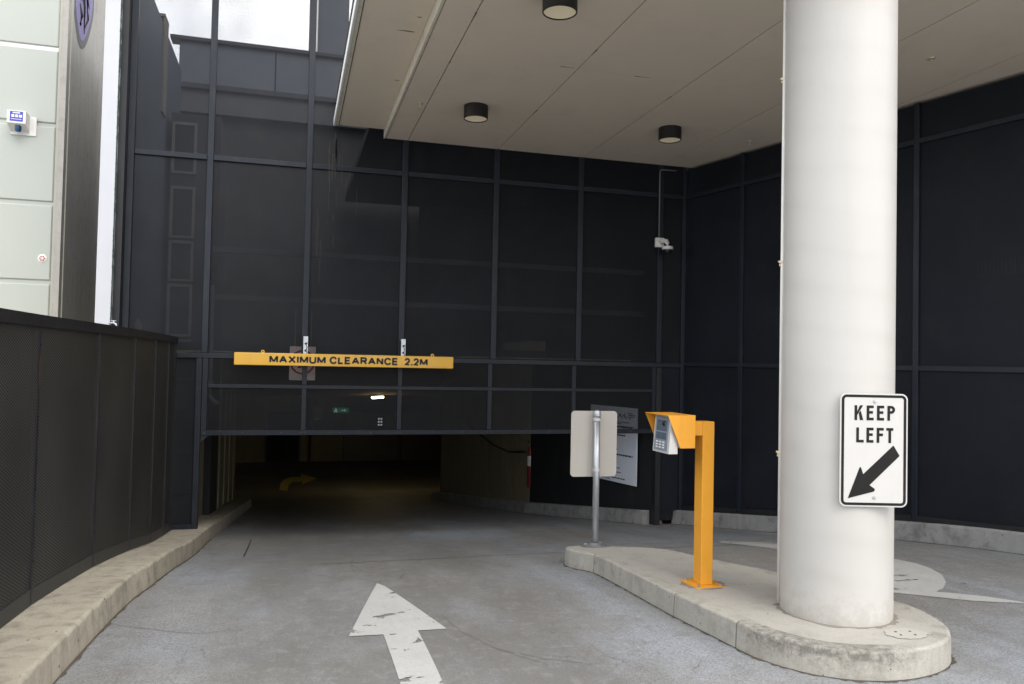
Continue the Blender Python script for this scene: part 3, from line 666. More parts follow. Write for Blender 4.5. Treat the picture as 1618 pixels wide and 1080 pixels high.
# ------------------------------------------------------------------ intercom post
ip = Vector((2.722, 4.790, g(4.79) + HI - .003))
it = thing('intercom_post', 'orange steel pedestal with hooded silver intercom on the island', 'intercom', ip, rad(1.5))
B('base_plate', 'orange', it, -.105, .105, -.115, .115, 0, .012, .002)
B('post', 'orange', it, -.043, .047, -.05, .05, .012, 1.105, .004)
B('arm', 'orange', it, -.135, -.0435, -.0495, .0495, 1.010, 1.1045, .004)
for q in ((-.082, -.09), (.082, -.09), (-.082, .09), (.082, .09)):
    MB().lathe([(0, .030), (.006, .030), (.006, .022), (.013, .022), (.013, .012)], (q[0], q[1], 0), 6, False).build('anchor_bolt', 'galv', it)
hz0, hz1 = .935, 1.152; hx0, hx1 = -.340, -.137; hy0, hy1 = -.112, .215
hood = MB(); tck = .004
side = [(hx0, hz1), (hx1, hz1), (hx1, hz0), (hx0 + .095, hz0)]
for yy in (hy0, hy1 - tck): hood.prism([(a, yy, b) for a, b in side], (0, tck, 0))
hood.box(hx0, hx1, hy0 + tck, hy1 - tck, hz1 - tck, hz1)
hood.box(hx1 - tck, hx1, hy0 + tck, hy1 - tck, hz0, hz1 - tck)
hood.box(hx0 + .095, hx1 - tck, hy0 + tck, hy1 - tck, hz0, hz0 + tck)
hd = hood.build('hood', 'orange', it)
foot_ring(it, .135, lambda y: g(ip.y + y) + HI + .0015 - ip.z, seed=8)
# device: silver housing facing the lane (-x), reaching below the hood
B('mounting_box', 'alu', it, -.245, hx1 - .006, -.085, .135, hz0 + .006, hz1 - .02, .003)
dev = MB().prism([(-.318, -.085, .895), (-.252, -.085, .895), (-.252, -.085, 1.142), (-.298, -.085, 1.142)], (0, .225, 0)).build('intercom_housing', 'alu', it)
def dface(name, mat, y0, y1, z0, z1, proud):
    f = lambda z: -.318 + (z - .895) / .247 * .020
    MB().prism([(f(z0) - proud, y0, z0), (f(z0) + .004, y0, z0), (f(z1) + .004, y0, z1), (f(z1) - proud, y0, z1)], (0, y1 - y0, 0)).build(name, mat, dev)
dface('face_panel', 'slate', -.060, .120, .910, 1.134, .003)
dface('display', 'lcd', -.040, .100, 1.040, 1.112, .005)
dface('keypad', 'lcd', -.040, .100, .985, 1.030, .005)
for zz in (.925, .943, .961):
    for yy in (.070, .025, -.020): dface('button', 'white', yy, yy + .022, zz, zz + .009, .006)
mb = MB(); Mx = Matrix.Translation((-.306, .0, 1.088)) @ Matrix.Rotation(rad(-90), 4, 'Y')
for v in mb.lathe([(0, .012), (.012, .010), (.017, .004), (.018, 0)], n=16).bm.verts: v.co = Mx @ v.co
mb.build('lens', 'dome', dev)

# ------------------------------------------------------------------ perforated facade above and beside the gate
FY = 10.182; MX = [-1.015, .155, 1.364, 2.595, 3.803, 5.02]; FTOP = 7.6; HEAD = 1.612; RAIL = 4.03
fa = thing('mesh_facade', 'dark perforated metal facade in a steel grid over the garage gate', 'facade', (0, FY, 0))
hw = .037
def fbar(name, x0, x1, z0, z1, y0=-.045, y1=.03): return B(name, 'mullion', fa, x0, x1, y0, y1, z0, z1, .004)
fbar('mullion', -1.94, -1.865, .2, FTOP)
for x in MX: fbar('mullion', x - hw, x + hw, HEAD + .032, FTOP)
fbar('mullion', 5.365, 5.41, -.50, FTOP)
allx = [-1.90] + MX + [5.39]
for a, b in zip(allx, allx[1:]):
    fbar('rail', a + hw + .001, b - hw - .001 + (.012 if b > 5.3 else 0), RAIL - .032, RAIL + .032, -.043)
for a, b in zip(allx[:1] + [-1.43] + allx[2:], allx[1:]):
    pass
fbar('head_rail', -1.455, 5.363, HEAD - .032, HEAD + .031, -.047)
for a, b in zip(allx, allx[1:]):
    for z0, z1 in ((HEAD + .032, RAIL - .032), (RAIL + .032, FTOP)):
        w = b - a - 2 * hw
        MB().quad_uv((a + hw, -.012, z0), (1, 0, 0), (0, 0, 1), w + (.015 if b > 5.3 else 0), z1 - z0).build('mesh_panel', 'mesh', fa)
# screen leaf left of the gate
MB().quad_uv((-1.863, -.012, .2), (1, 0, 0), (0, 0, 1), .405, HEAD - .033 - .2).build('mesh_panel', 'mesh', fa)
zb = g(FY) + .172
fbar('jamb', -1.105, -1.035, zb, HEAD - .033); fbar('jamb', -1.455, -1.395, zb, HEAD - .033)
fbar('sill', -1.394, -1.106, zb, zb + .06)
MB().quad_uv((-1.394, -.012, zb + .06), (1, 0, 0), (0, 0, 1), .288, HEAD - .033 - zb - .06).build('mesh_panel', 'mesh', fa)
B('backing_sheet', 'backing', fa, -1.47, -1.06, .035, .05, zb - .1, HEAD - .033)
for zz in (-.06, .42, .95, 1.30): fbar('brace', -1.394, -1.106, zz, zz + .03, .0, .03)
# right jamb post and return
B('jamb', 'darksteel', fa, 4.985, 5.062, -.06, .06, g(FY) - .01, HEAD - .033, .004)
MB().quad_uv((5.064, -.012, -.46), (1, 0, 0), (0, 0, 1), .30, HEAD - .033 + .46).build('mesh_panel', 'wallmesh', fa)
B('backing_sheet', 'backing', fa, 5.0, 5.42, .04, .05, -.6, 4.44)
# white water streaks below the canopy corner
st = MB(); rnd = random.Random(5)
for k in range(16):
    x = .46 + rnd.gauss(0, .05); z1 = 4.52 - rnd.random() * .35; ln = rnd.uniform(.1, .55); w = rnd.uniform(.0015, .006); P = []
    n = 6; off = [rnd.uniform(-.012, .012) for _ in range(n + 1)]
    pts = [(x + sum(off[:i + 1]) * .3, z1 - ln * i / n) for i in range(n + 1)]
    for i in range(n): st.face([(pts[i][0] - w, -.049, pts[i][1]), (pts[i][0] + w, -.049, pts[i][1]), (pts[i + 1][0] + w * .8, -.049, pts[i + 1][1]), (pts[i + 1][0] - w * .8, -.049, pts[i + 1][1])])
for k in range(12):
    x = .50 + rnd.gauss(0, .10); z1 = 3.98 - abs(rnd.gauss(0, .5)); ln = rnd.uniform(.08, .6); w = rnd.uniform(.001, .003)
    pts = [(x + rnd.uniform(-.008, .008), z1 - ln * i / 4) for i in range(5)]
    for i in range(4): st.face([(pts[i][0] - w, -.0135, pts[i][1]), (pts[i][0] + w, -.0135, pts[i][1]), (pts[i + 1][0] + w, -.0135, pts[i + 1][1]), (pts[i + 1][0] - w, -.0135, pts[i + 1][1])])
tag(st.build('water_stains', paint('lime_streak', (.055, .052, .048), .9, 0, .3, 30, .2), fa), kind='stuff')
bl = MB(); rnd = random.Random(9)
for x in [-1.9] + MX + [5.39]:
    z = 1.9
    while z < 7: bl.lathe([(0, .006), (.006, .004), (.006, -.004), (0, -.006)], (x + rnd.uniform(-.004, .004), -.047, z + rnd.uniform(-.04, .04)), 6); z += .6
tag(bl.build('rivets', 'beam', fa), kind='stuff')

# ------------------------------------------------------------------ lifting gate, half open
ga = thing('mesh_gate', 'dark perforated lifting gate raised above the garage entrance', 'gate', (0, 10.15, 0))
def gbar(name, x0, x1, z0, z1, y0=-.02, y1=.02): return B(name, 'mullion', ga, x0, x1, y0, y1, z0, z1, .003)
GX = [-1.0, .165, 1.357, 2.555, 3.745, 4.955]
gbar('bottom_rail', -1.03, 4.978, .645, .705, -.025); gbar('middle_rail', -.965, 4.92, 1.222, 1.268)
gbar('side_stile', -1.03, -.966, .706, HEAD - .034); gbar('side_stile', 4.922, 4.978, .706, HEAD - .034)
for x in GX[1:-1]:
    gbar('stile', x - .03, x + .03, .706, 1.221); gbar('stile', x - .03, x + .03, 1.269, HEAD - .034)
for a, b in zip(GX, GX[1:]):
    for z0, z1 in ((.706, 1.221), (1.269, HEAD - .034)):
        MB().quad_uv((a + .031, 0, z0), (1, 0, 0), (0, 0, 1), b - a - .062, z1 - z0).build('mesh_panel', 'gatemesh', ga)
bl = MB()
for x in [-.99, -.55, -.1, .14, .19, .62, 1.0, 1.33, 1.385, 1.8, 2.2, 2.53, 2.58, 3.0, 3.4, 3.74, 4.2, 4.6, 4.9]:
    bl.box(x - .007, x + .007, -.030, -.024, .668, .682, None, .002)
tag(bl.build('rivets', 'clad', ga), kind='stuff')
gu = MB(); gu.prism([(-1.03, -.006, .644), (-.94, -.006, .644), (-1.03, -.006, .56)], (0, .012, 0)); gu.build('gusset', 'darksteel', ga)

# ------------------------------------------------------------------ clearance bar
cb = thing('clearance_bar', 'yellow beam lettered MAXIMUM CLEARANCE 2.2M hung before the gate', 'height sign', (-.66, 9.95, 1.508))
B('beam', 'yellow', cb, 0, 2.672, -.03, .03, 0, .150, .006)
GL = {'M': (.95, [[(0, 0), (0, 1)], [(0, 1), (.5, .1)], [(.5, .1), (1, 1)], [(1, 1), (1, 0)]]), 'A': (.88, [[(0, 0), (.5, 1)], [(.5, 1), (1, 0)], [(.2, .33), (.8, .33)]]),
      'X': (.82, [[(0, 0), (1, 1)], [(0, 1), (1, 0)]]), 'I': (.0, [[(0, 0), (0, 1)]]), 'U': (.74, [[(0, 1), (0, .3), (.08, .1), (.3, 0), (.7, 0), (.92, .1), (1, .3), (1, 1)]]),
      'C': (.80, [[(1, .72), (.85, .92), (.6, 1), (.4, 1), (.15, .88), (0, .62), (0, .38), (.15, .12), (.4, 0), (.6, 0), (.85, .08), (1, .28)]]), 'L': (.58, [[(0, 1), (0, 0), (1, 0)]]),
      'E': (.64, [[(1, 1), (0, 1), (0, 0), (1, 0)], [(0, .5), (.92, .5)]]), 'R': (.72, [[(0, 0), (0, 1), (.7, 1), (.95, .88), (.95, .62), (.7, .48), (0, .48)], [(.55, .48), (1, 0)]]),
      'N': (.72, [[(0, 0), (0, 1)], [(0, 1), (1, 0)], [(1, 0), (1, 1)]]), '2': (.56, [[(0, .70), (.08, .90), (.3, 1), (.7, 1), (.92, .88), (1, .70), (.9, .5), (.45, .25), (0, 0), (1, 0)]]), '.': (.0, [[(0, -.115), (0, .115)]])}
def stroke(mb, pts, w, y, d):
    P = [Vector((a, 0, b)) for a, b in pts]; Lp = []; Rp = []
    for i, p in enumerate(P):
        d0 = (p - P[i - 1]).normalized() if i else (P[1] - p).normalized(); d1 = (P[i + 1] - p).normalized() if i < len(P) - 1 else d0
        n0 = Vector((-d0.z, 0, d0.x)); n1 = Vector((-d1.z, 0, d1.x)); m = (n0 + n1).normalized(); k = min(1.6, 1 / max(.3, m.dot(n0)))
        Lp.append(p + m * (w / 2 * k)); Rp.append(p - m * (w / 2 * k))
    for i in range(len(P) - 1):
        mb.prism([(q.x, y, q.z) for q in (Lp[i], Lp[i + 1], Rp[i + 1], Rp[i])], (0, -d, 0))
def lettering(text, x0, x1, z0, z1, y, d, parent, mat, w=.17, gap=.17):
    tot = sum(.42 if c == ' ' else GL[c][0] + w + gap for c in text) - gap; H = z1 - z0; k = (x1 - x0) / tot; x = x0; ww = w * H
    for c in text:
        if c == ' ': x += .42 * k; continue
        gw = GL[c][0]; mb = MB()
        for st_ in GL[c][1]:
            ox = x + w * k / 2; dy = ww / 2
            stroke(mb, [(ox + a * gw * k, z0 + dy + b * (H - ww)) for a, b in st_], ww, y, d)
        mb.build('letter', mat, parent); x += (gw + w + gap) * k
lettering('MAXIMUM CLEARANCE  2.2M', .405, 2.335, .030, .124, -.0303, .003, cb, 'black', .245, .15)
for x in (.325, 2.40):
    mb = MB(); n = 14; ro, ri = .021, .010
    for y0 in (0,):
        o = [(x + ro * math.cos(2 * math.pi * k / n), .165 + ro * math.sin(2 * math.pi * k / n)) for k in range(n)]; i_ = [(x + ri * math.cos(2 * math.pi * k / n), .165 + ri * math.sin(2 * math.pi * k / n)) for k in range(n)]
        for k in range(n):
            j = (k + 1) % n
            for yy in (-.005, .005): mb.face([(o[k][0], yy, o[k][1]), (o[j][0], yy, o[j][1]), (i_[j][0], yy, i_[j][1]), (i_[k][0], yy, i_[k][1])])
            mb.face([(o[k][0], -.005, o[k][1]), (o[j][0], -.005, o[j][1]), (o[j][0], .005, o[j][1]), (o[k][0], .005, o[k][1])])
            mb.face([(i_[k][0], -.005, i_[k][1]), (i_[j][0], -.005, i_[j][1]), (i_[j][0], .005, i_[j][1]), (i_[k][0], .005, i_[k][1])])
    mb.build('lifting_eye', 'yellow', cb)
for x in (.825, 2.025):
    br = B('hanger', 'galv', cb, x - .028, x + .028, -.006, .006, .151, .365, .002)
    B('hanger_arm', 'galv', cb, x - .02, x + .02, .007, .185, .345, .365)
    hb = MB()
    for zz in (.19, .275): 
        q = MB(); Mx = Matrix.Translation((x, -.0065, zz)) @ Matrix.Rotation(rad(90), 4, 'X')
        for v in q.lathe([(0, .003), (.014, .003), (.014, 0)], n=12).bm.verts: v.co = Mx @ v.co
        q.build('bolt', 'black', br)
    mb = MB(); mb.tube([(x + .012 + .006 * math.sin(k * 2.1), -.014 - .004 * math.cos(k * 1.7), .152 + .02 * k) for k in range(8)], .0045, 6); mb.build('chain', 'darksteel', br)

# ------------------------------------------------------------------ right perforated wall
wa = thing('mesh_wall', 'dark perforated metal wall along the exit lane right of the gate', 'wall', (RW.x, RW.y, 0), RA)
WM = [0.02, 1.106, 2.313, 3.52, 5.93, 8.4]; WZ = (1.632, 4.03); WB = lambda l: g(RW.y + RD.y * l) + .198
for x in WM: B('mullion', 'mullion', wa, x - .03, x + .03, -.03, .03, min(WB(x), 1.4), 4.44, .003)
for a, b in zip(WM, WM[1:]):
    for z in WZ: B('rail', 'mullion', wa, a + .031, b - .031, -.03, .03, z - .028, z + .028, .003)
    m = MB(); z0, z1 = WB(a), WB(b); x0, x1 = a + .031, b - .031
    P = [(x0, -.034, z0), (x1, -.034, z1), (x1, -.034, z1 + .07), (x0, -.034, z0 + .07)]; m.prism(P, (0, .06, 0)); m.build('sill', 'darksteel', wa)
    m = MB(); f = m.face([(x0, 0, z0 + .07), (x1, 0, z1 + .07), (x1, 0, WZ[0] - .028), (x0, 0, WZ[0] - .028)])
    for lp in f.loops: lp[m.uv].uv = (lp.vert.co.x, lp.vert.co.z)
    m.build('mesh_panel', 'wallmesh', wa)
    MB().quad_uv((x0, 0, WZ[0] + .028), (1, 0, 0), (0, 0, 1), x1 - x0, WZ[1] - WZ[0] - .056).build('mesh_panel', 'wallmesh', wa)
    MB().quad_uv((x0, 0, WZ[1] + .028), (1, 0, 0), (0, 0, 1), x1 - x0, 4.44 - WZ[1] - .028).build('mesh_panel', 'wallmesh', wa)
B('backing_sheet', 'backing', wa, -.3, 8.6, .10, .12, -.8, 4.4645)
gr = MB(); gr.box(4.10, 5.4, .06, .075, 2.555, 2.72)
grl = gr.build('vent_grille', 'darksteel', wa)
mb = MB()
for k in range(34): mb.box(4.12 + k * .038, 4.135 + k * .038, .045, .06, 2.565, 2.71)
tag(mb.build('grille_bars', 'railside', wa), kind='stuff')

# ------------------------------------------------------------------ left perforated fence
FP = [(1.0, -1.47), (1.56, -1.468), (2.76, -1.460), (3.96, -1.448), (5.16, -1.425), (6.36, -1.360), (7.45, -1.310), (8.45, -1.298), (9.35, -1.305), (10.12, -1.32)]
fe = thing('mesh_fence', 'charcoal perforated metal fence along the left kerb', 'fence', (FP[0][1], FP[0][0], g(1) + .17))
FO = Vector((FP[0][1], FP[0][0], g(1) + .17)); FT = 1.825
for (ya, xa), (yb, xb) in zip(FP, FP[1:]):
    a = Vector((xa, ya, 0)); b = Vector((xb, yb, 0)); d = (b - a); Lf = d.length; d.normalize(); n = Vector((d.y, -d.x, 0))
    za, zb2 = g(ya) + .178, g(yb) + .178
    def P(t, off, z): return a + d * t + n * off + Vector((0, 0, z)) - FO
    zl = lambda t: za + (zb2 - za) * t / Lf
    m = MB(); N = 1; f = m.face([P(.012, 0, zl(.012) + .09), P(Lf - .012, 0, zl(Lf) + .09), P(Lf - .012, 0, FT - .07), P(.012, 0, FT - .07)])
    for lp, uvc in zip(f.loops, ((0, za), (Lf, zb2), (Lf, FT - .16), (0, FT - .16))): lp[m.uv].uv = uvc
    m.build('mesh_panel', 'fencemesh', fe)
    m = MB(); m.prism([P(.0, -.03, zl(0) + .02), P(Lf, -.03, zl(Lf) + .02), P(Lf, -.03, FT - .03), P(0, -.03, FT - .03)], tuple(-n * .006)); m.build('backing_sheet', 'backing', fe)
    m = MB(); m.prism([P(.0015, .012, FT - .07), P(Lf - .0015, .012, FT - .07), P(Lf - .0015, .012, FT), P(.0015, .012, FT)], tuple(-n * .045)); m.build('top_rail', 'darksteel', fe)
    m = MB(); m.prism([P(.0015, .008, zl(0)), P(Lf - .0015, .008, zl(Lf)), P(Lf - .0015, .008, zl(Lf) + .09), P(.0015, .008, zl(0) + .09)], tuple(-n * .03)); m.build('kick_plate', 'railside', fe)
    m = MB(); m.prism([P(-.012, .010, za + .005), P(.012, .010, za + .005), P(.012, .010, FT - .071), P(-.012, .010, FT - .071)], tuple(-n * .03)); m.build('post', 'darksteel', fe)
    m = MB(); z = za + .25
    while z < FT - .1: 
        q = P(0, .012, z); m.lathe([(0, .005), (.005, .004), (.005, -.004), (0, -.005)], q, 6); z += .42
    tag(m.build('rivets', 'mullion', fe), kind='stuff')
    if 5 < ya < 7: 
        m = MB(); m.face([P(-.006, .0115, 1.42), P(.007, .0115, 1.40), P(.006, .0115, 1.60), P(-.005, .0115, 1.58)]); m.build('rust_stain', 'rust', fe)

# ------------------------------------------------------------------ canopy
CZ_, CZ2 = 4.465, 4.58; CY0, CY1 = 3.45, FY - .052
ca = thing('canopy', 'beige panelled canopy ceiling over the driveway', 'canopy', (1.07, CY1, CZ_))
def ob(x0, x1, y0, y1, z0, z1, name, mat, bev=0): return B(name, mat, ca, x0 - 1.07, x1 - 1.07, y0 - CY1, y1 - CY1, z0 - CZ_, z1 - CZ_, bev)
JX = [1.10, 1.383, 2.602, 3.812, 5.022, 6.23, 7.44, 8.65]; JY = [CY1, 7.085, CY0]
for a, b in zip(JX, JX[1:]):
    for y1, y0 in zip(JY, JY[1:]):
        ob(a + .005, b - .005, y0 + .0018, y1 - .0018 if y1 < CY1 else y1, CZ_ + random.uniform(0, .0015), CZ_ + .02, 'soffit_panel', 'soffit')
ob(.50, 1.0685, CY0, CY1, CZ2, CZ2 + .02, 'soffit_panel', 'soffit')
ob(1.07, 1.098, CY0, CY1, CZ_ - .004, CZ2 + .02, 'edge_trim', 'trim', .003)
ob(.462, .498, CY0, CY1, CZ2 - .012, CZ2 + .03, 'edge_trim', 'trim', .003)
ob(.435, .4615, CY0, CY1, CZ2 - .020, CZ2 + .075, 'fascia', 'fascia', .004)
ob(1.10, 8.66, CY0, CY1, CZ_ + .021, CZ_ + .5, 'deck', 'backing'); ob(.4625, 1.0985, CY0, CY1, CZ2 + .0305, CZ_ + .5, 'deck', 'backing')
ob(.435, 8.66, CY0 - .05, CY0 - .001, CZ_ - .01, CZ_ + .6, 'fascia', 'fascia')
rnd = random.Random(41); sm_ = paint('soffit_stain', (.20, .155, .10), .9, 0, .3, 40, .4)
mb = MB()
for (x, y, L_, w) in ((.93, 7.02, .16, .012), (1.0, 8.3, .06, .008), (.99, 6.7, .05, .008)):
    P_ = [(x + L_ * .5 * math.cos(k * .52) * (1 + rnd.uniform(-.3, .3)), y + w * math.sin(k * .52) * (1 + rnd.uniform(-.4, .4))) for k in range(12)]
    mb.prism([(a_ - 1.07, b_ - CY1, CZ2 - CZ_ - .0006) for a_, b_ in P_], (0, 0, .0004))
for (x0, y0, x1, y1) in ((2.42, 7.087, 2.56, 7.083), (2.603, 6.6, 2.602, 6.75), (2.602, 8.4, 2.603, 8.62), (1.384, 7.3, 1.383, 7.36), (3.813, 7.5, 3.812, 7.62), (3.2, 7.085, 3.36, 7.083), (1.383, 6.2, 1.384, 6.4)):
    d_ = Vector((x1 - x0, y1 - y0)).normalized(); n_ = Vector((-d_.y, d_.x)) * .008
    mb.prism([(a_ - 1.07, b_ - CY1, -.0009) for a_, b_ in ((x0 + n_.x, y0 + n_.y), (x1 + n_.x * .3, y1 + n_.y * .3), (x1 - n_.x * .3, y1 - n_.y * .3), (x0 - n_.x, y0 - n_.y))], (0, 0, .0004))
tag(mb.build('joint_stains', sm_, ca), kind='stuff')
mb = MB()
for x in JX[:6]:
    for sx_ in (-.045, .045):
        y = 3.7
        while y < 10: mb.lathe([(0, -.0012), (.006, -.0010), (.007, 0)], (x + sx_ - 1.07 + rnd.uniform(-.004, .004), y - CY1, -.0003), 6); y += .45
tag(mb.build('screw_heads', 'soffitscrew', ca), kind='stuff')
ob(.4995, .506, CY0, CY1, CZ2 - .003, CZ2 - .0005, 'shadow_gap', 'darksteel')

lamp = thing('ceiling_light', 'round black ceiling light above the gate, left of the far pair', 'ceiling light', (1.915, 8.50, CZ_))
LR = .136
MB().lathe([(0, 0), (LR, 0), (LR, -.145), (LR - .008, -.150), (LR - .010, -.140)], n=40).build('can', 'lampblack', lamp)
MB().lathe([(LR - .010, -.1385), (LR * .6, -.134), (0, -.131)], n=40).build('diffuser', 'diffuser', lamp)
lamp['group'] = 'black canopy downlights'
for (x, y, lb) in ((4.32, 8.52, 'round black ceiling light nearest the inner corner of the walls'), (1.93, 5.69, 'large near round black ceiling light cut by the top of the photo')):
    c = copy_tree(lamp); c.location = (x, y, CZ_); c['label'] = lb
spr = thing('sprinkler', 'small sprinkler head near the stepped left edge of the canopy', 'sprinkler', (1.30, 8.61, CZ_), 0, 'canopy sprinkler heads')
MB().lathe([(0, 0), (.036, -.001), (.030, -.010), (.012, -.012), (0, -.012)], n=16).build('rose', 'brass', spr)
mb = MB(); mb.tube([(0, 0, -.010), (0, 0, -.030)], .008, 8); mb.tube([(-.012, 0, -.028), (-.012, 0, -.048)], .003, 6); mb.tube([(.012, 0, -.028), (.012, 0, -.048)], .003, 6)
mb.box(-.014, .014, -.004, .004, -.030, -.026); mb.build('frame', 'brass', spr)
MB().lathe([(0, -.054), (.013, -.052), (.013, -.048), (0, -.048)], n=10).build('deflector', 'brass', spr)
for (x, y, lb) in ((5.51, 8.68, 'small sprinkler head above the corner left of the white column'), (5.56, 5.80, 'small sprinkler head right of the white column')):
    c = copy_tree(spr); c.location = (x, y, CZ_); c['label'] = lb

# ------------------------------------------------------------------ dome camera and its conduit
cm = thing('security_camera', 'white dome security camera on a wall bracket beside the corner', 'camera', (4.995, FY - .05, 3.30))
B('wall_box', 'white', cm, -.075, .055, -.055, .0, -.02, .115, .008)
MB().tube([(-.01, -.056, .055), (.015, -.10, .062), (.04, -.15, .055), (.05, -.16, .02), (.05, -.16, -.02)], .030, 14).build('arm', 'white', cm)
MB().lathe([(0, -.02), (.074, -.022), (.078, -.03), (.078, -.062), (.070, -.066), (0, -.066)], (.05, -.16, 0), 28).build('cap', 'white', cm)
MB().lathe([(.055, -.066), (.055, -.085), (.048, -.110), (.030, -.128), (0, -.134)], (.05, -.16, 0), 24).build('dome', 'dome', cm)
cd = MB(); cd.tube([(4.985, FY - .060, 3.42), (4.985, FY - .060, 4.36), (4.995, FY - .060, 4.385), (5.02, FY - .060, 4.395), (5.24, FY - .060, 4.40)], .010, 8)
tag(cd.build('conduit', paint('grey_conduit', (.16, .17, .18), .5)), 'thin grey conduit running down to the dome camera', 'conduit')

# ------------------------------------------------------------------ buildings left
pb = thing('pale_building', 'pale painted precast building beyond the left fence', 'building', (-3.27, 12.4, -3))
zj = [-3, -.6, .5, 1.55, 2.60, 3.715, 4.835, 5.93, 7.05, 8.2]
for i, (a, b) in enumerate(zip(zj, zj[1:])):
    for x0, x1 in ((-6.0, -3.015 + 3.0), ):
        B('wall_panel', 'pale', pb, x0, -.045, .0, .22, a + 3 + .030, b + 3 - .030, .012)
    B('joint_ledge', 'fascia' if i == 6 else 'pale', pb, -6.0, -.045, .022, .2, b + 3 - .0298, b + 3 + .0298)
B('corner_strip', 'groove', pb, -.043, -.005, .015, .22, 0, 11.2, .006)
B('wall_core', 'pale', pb, -6.0, -.012, .221, .6, 0, 11.2)
gs = B('side_wall', 'greywall', pb, -.010, .07, .015, 6.5, 0, 11.2)
gs['label'] = 'grey weathered concrete side wall with graffiti'
cp = MB(); cp.box(.0705, .085, .15, .22, 0, 11.2); cp.build('edge_bead', 'groove', pb)
rnd = random.Random(17)
def blob(cy, cz, ry, rz, wob, n=30, ph=0):
    return [(cy + ry * (1 + wob * math.sin(3 * a + ph) + wob * .6 * math.sin(5 * a + 2 * ph)) * math.cos(a), cz + rz * (1 + wob * math.cos(4 * a + ph)) * math.sin(a)) for a in [k * 2 * math.pi / n for k in range(n)]]
def spray(name, mat, poly, x):
    m = MB(); m.prism([(x, a_, b_) for a_, b_ in poly], (.0008, 0, 0)); return m.build(name, mat, gs)
spray('graffiti_outline', 'black', blob(.74, 10.12, .60, .85, .07, ph=.8), .0735); spray('graffiti_fill', 'purple', blob(.75, 10.14, .50, .74, .08, ph=.8), .0748)
for pts in ([(.50, 10.6), (.62, 10.2), (.80, 9.9), (.84, 9.5)], [(.34, 10.1), (.6, 9.95), (.9, 10.12), (1.1, 10.0)], [(.98, 10.5), (.9, 10.2), (1.02, 9.8), (.86, 9.6)], [(.55, 9.85), (.66, 9.7), (.6, 9.55)]):
    m = MB(); m.tube([(.0758, *q) for q in pts], [.012, .03, .024, .008][:len(pts)], 6); m.build('graffiti_line', 'black', gs)
spray('graffiti_fill', 'magenta', blob(2.75, 9.8, .50, 1.2, .10, ph=2.0), .0735); spray('graffiti_fill', 'purple', blob(.14, 10.45, .12, .3, .12, ph=1), .0735)

al = thing('alarm_box', 'white alarm siren box with blue lens and printed label on the pale building', 'alarm box', (-3.71, 12.395, 4.79))
B('back_plate', 'white', al, -.155, .165, -.012, .0, -.14, .13, .004)
mb = MB(); mb.prism([(-.15, -.012, -.10), (-.15, -.012, .13), (-.15, -.19, .155), (-.15, -.19, -.02)], (.23, 0, 0)); mb.build('housing', 'white', al)
B('label_plate', 'bluelabel', al, -.115, .045, -.1935, -.1905, .005, .14)
mb = MB(); mb.box(-.08, .01, -.1955, -.194, .112, .128)
for x_ in (-.095, -.048, -.001): mb.box(x_, x_ + .036, -.1955, -.194, .058, .096)
mb.box(-.10, .03, -.1955, -.194, .028, .036)
mb.build('label_print', 'white', al)
MB().lathe([(0, -.125), (.032, -.12), (.04, -.105), (.04, -.03), (0, -.03)], (-.03, -.12, 0), 18).build('blue_lens', 'blue', al)
vt = MB(); Mx = Matrix.Translation((-3.416, 12.398, 2.935)) @ Matrix.Rotation(rad(90), 4, 'X')
for v in vt.lathe([(0, .012), (.045, .010), (.06, 0)], n=16).bm.verts: v.co = Mx @ v.co
vtr = thing('wall_vent', 'small round white vent low on the pale building', 'vent', (-3.416, 12.4, 2.935))
for v in vt.bm.verts: v.co -= Vector((-3.416, 12.4, 2.935))
vt.build('cover', 'white', vtr)
mb = MB()
for k in range(6):
    a = k * math.pi / 3; mb.box(.028 * math.cos(a) - .009, .028 * math.cos(a) + .009, -.0165, -.0145, .028 * math.sin(a) - .009, .028 * math.sin(a) + .009)
mb.build('slots', 'signred', vtr)

pr = thing('white_pier', 'tall narrow white wall end left of the mesh facade', 'wall', (-2.1, 9.95, -.7))
mb = MB(); mb.box(-.087, .085, 0, .05, 0, 9, None, .004); mb.build('front_face', 'pier', pr)
B('core', 'darksteel', pr, -.080, .16, .051, .30, 0, 9)
mb = MB(); rnd = random.Random(2); z = 0; pts = []
while z < 9: pts.append((.087 + rnd.uniform(.004, .012) * (1 if rnd.random() < .6 else .2), z)); z += .06
for (a, z0), (b, z1) in zip(pts, pts[1:]): mb.face([(.076 - rnd.uniform(0, .004), -.002, z0), (a, -.002, z0), (b, -.002, z1), (.076, -.002, z1)])
tag(mb.build('flaking_edge', 'greenblack', pr), kind='stuff')

tp = thing('garden_tap', 'small bright metal tap above the left fence', 'tap', (-1.98, 9.92, 1.93))
mb = MB(); mb.tube([(-.05, 0, .03), (.0, -.01, .035), (.03, -.02, .02), (.04, -.03, -.01)], .011, 8); mb.tube([(0, 0, .035), (.0, 0, .055)], .008, 8); mb.build('spout', 'galv', tp)
mb = MB(); mb.tube([(-.03, 0, .058), (.03, -.0, .056)], .007, 6); mb.build('handle', 'galv', tp)
jb = thing('junction_box', 'small grey electrical box behind the mesh left of the gate', 'junction box', (-1.83, 10.62, 1.55))
B('box', 'frame', jb, -.05, .03, -.03, .03, 0, .46, .005); B('cap', 'frame', jb, -.03, .005, -.02, .02, .461, .50); B('stem', 'frame', jb, -.015, .015, -.015, .015, -1.35, -.001)

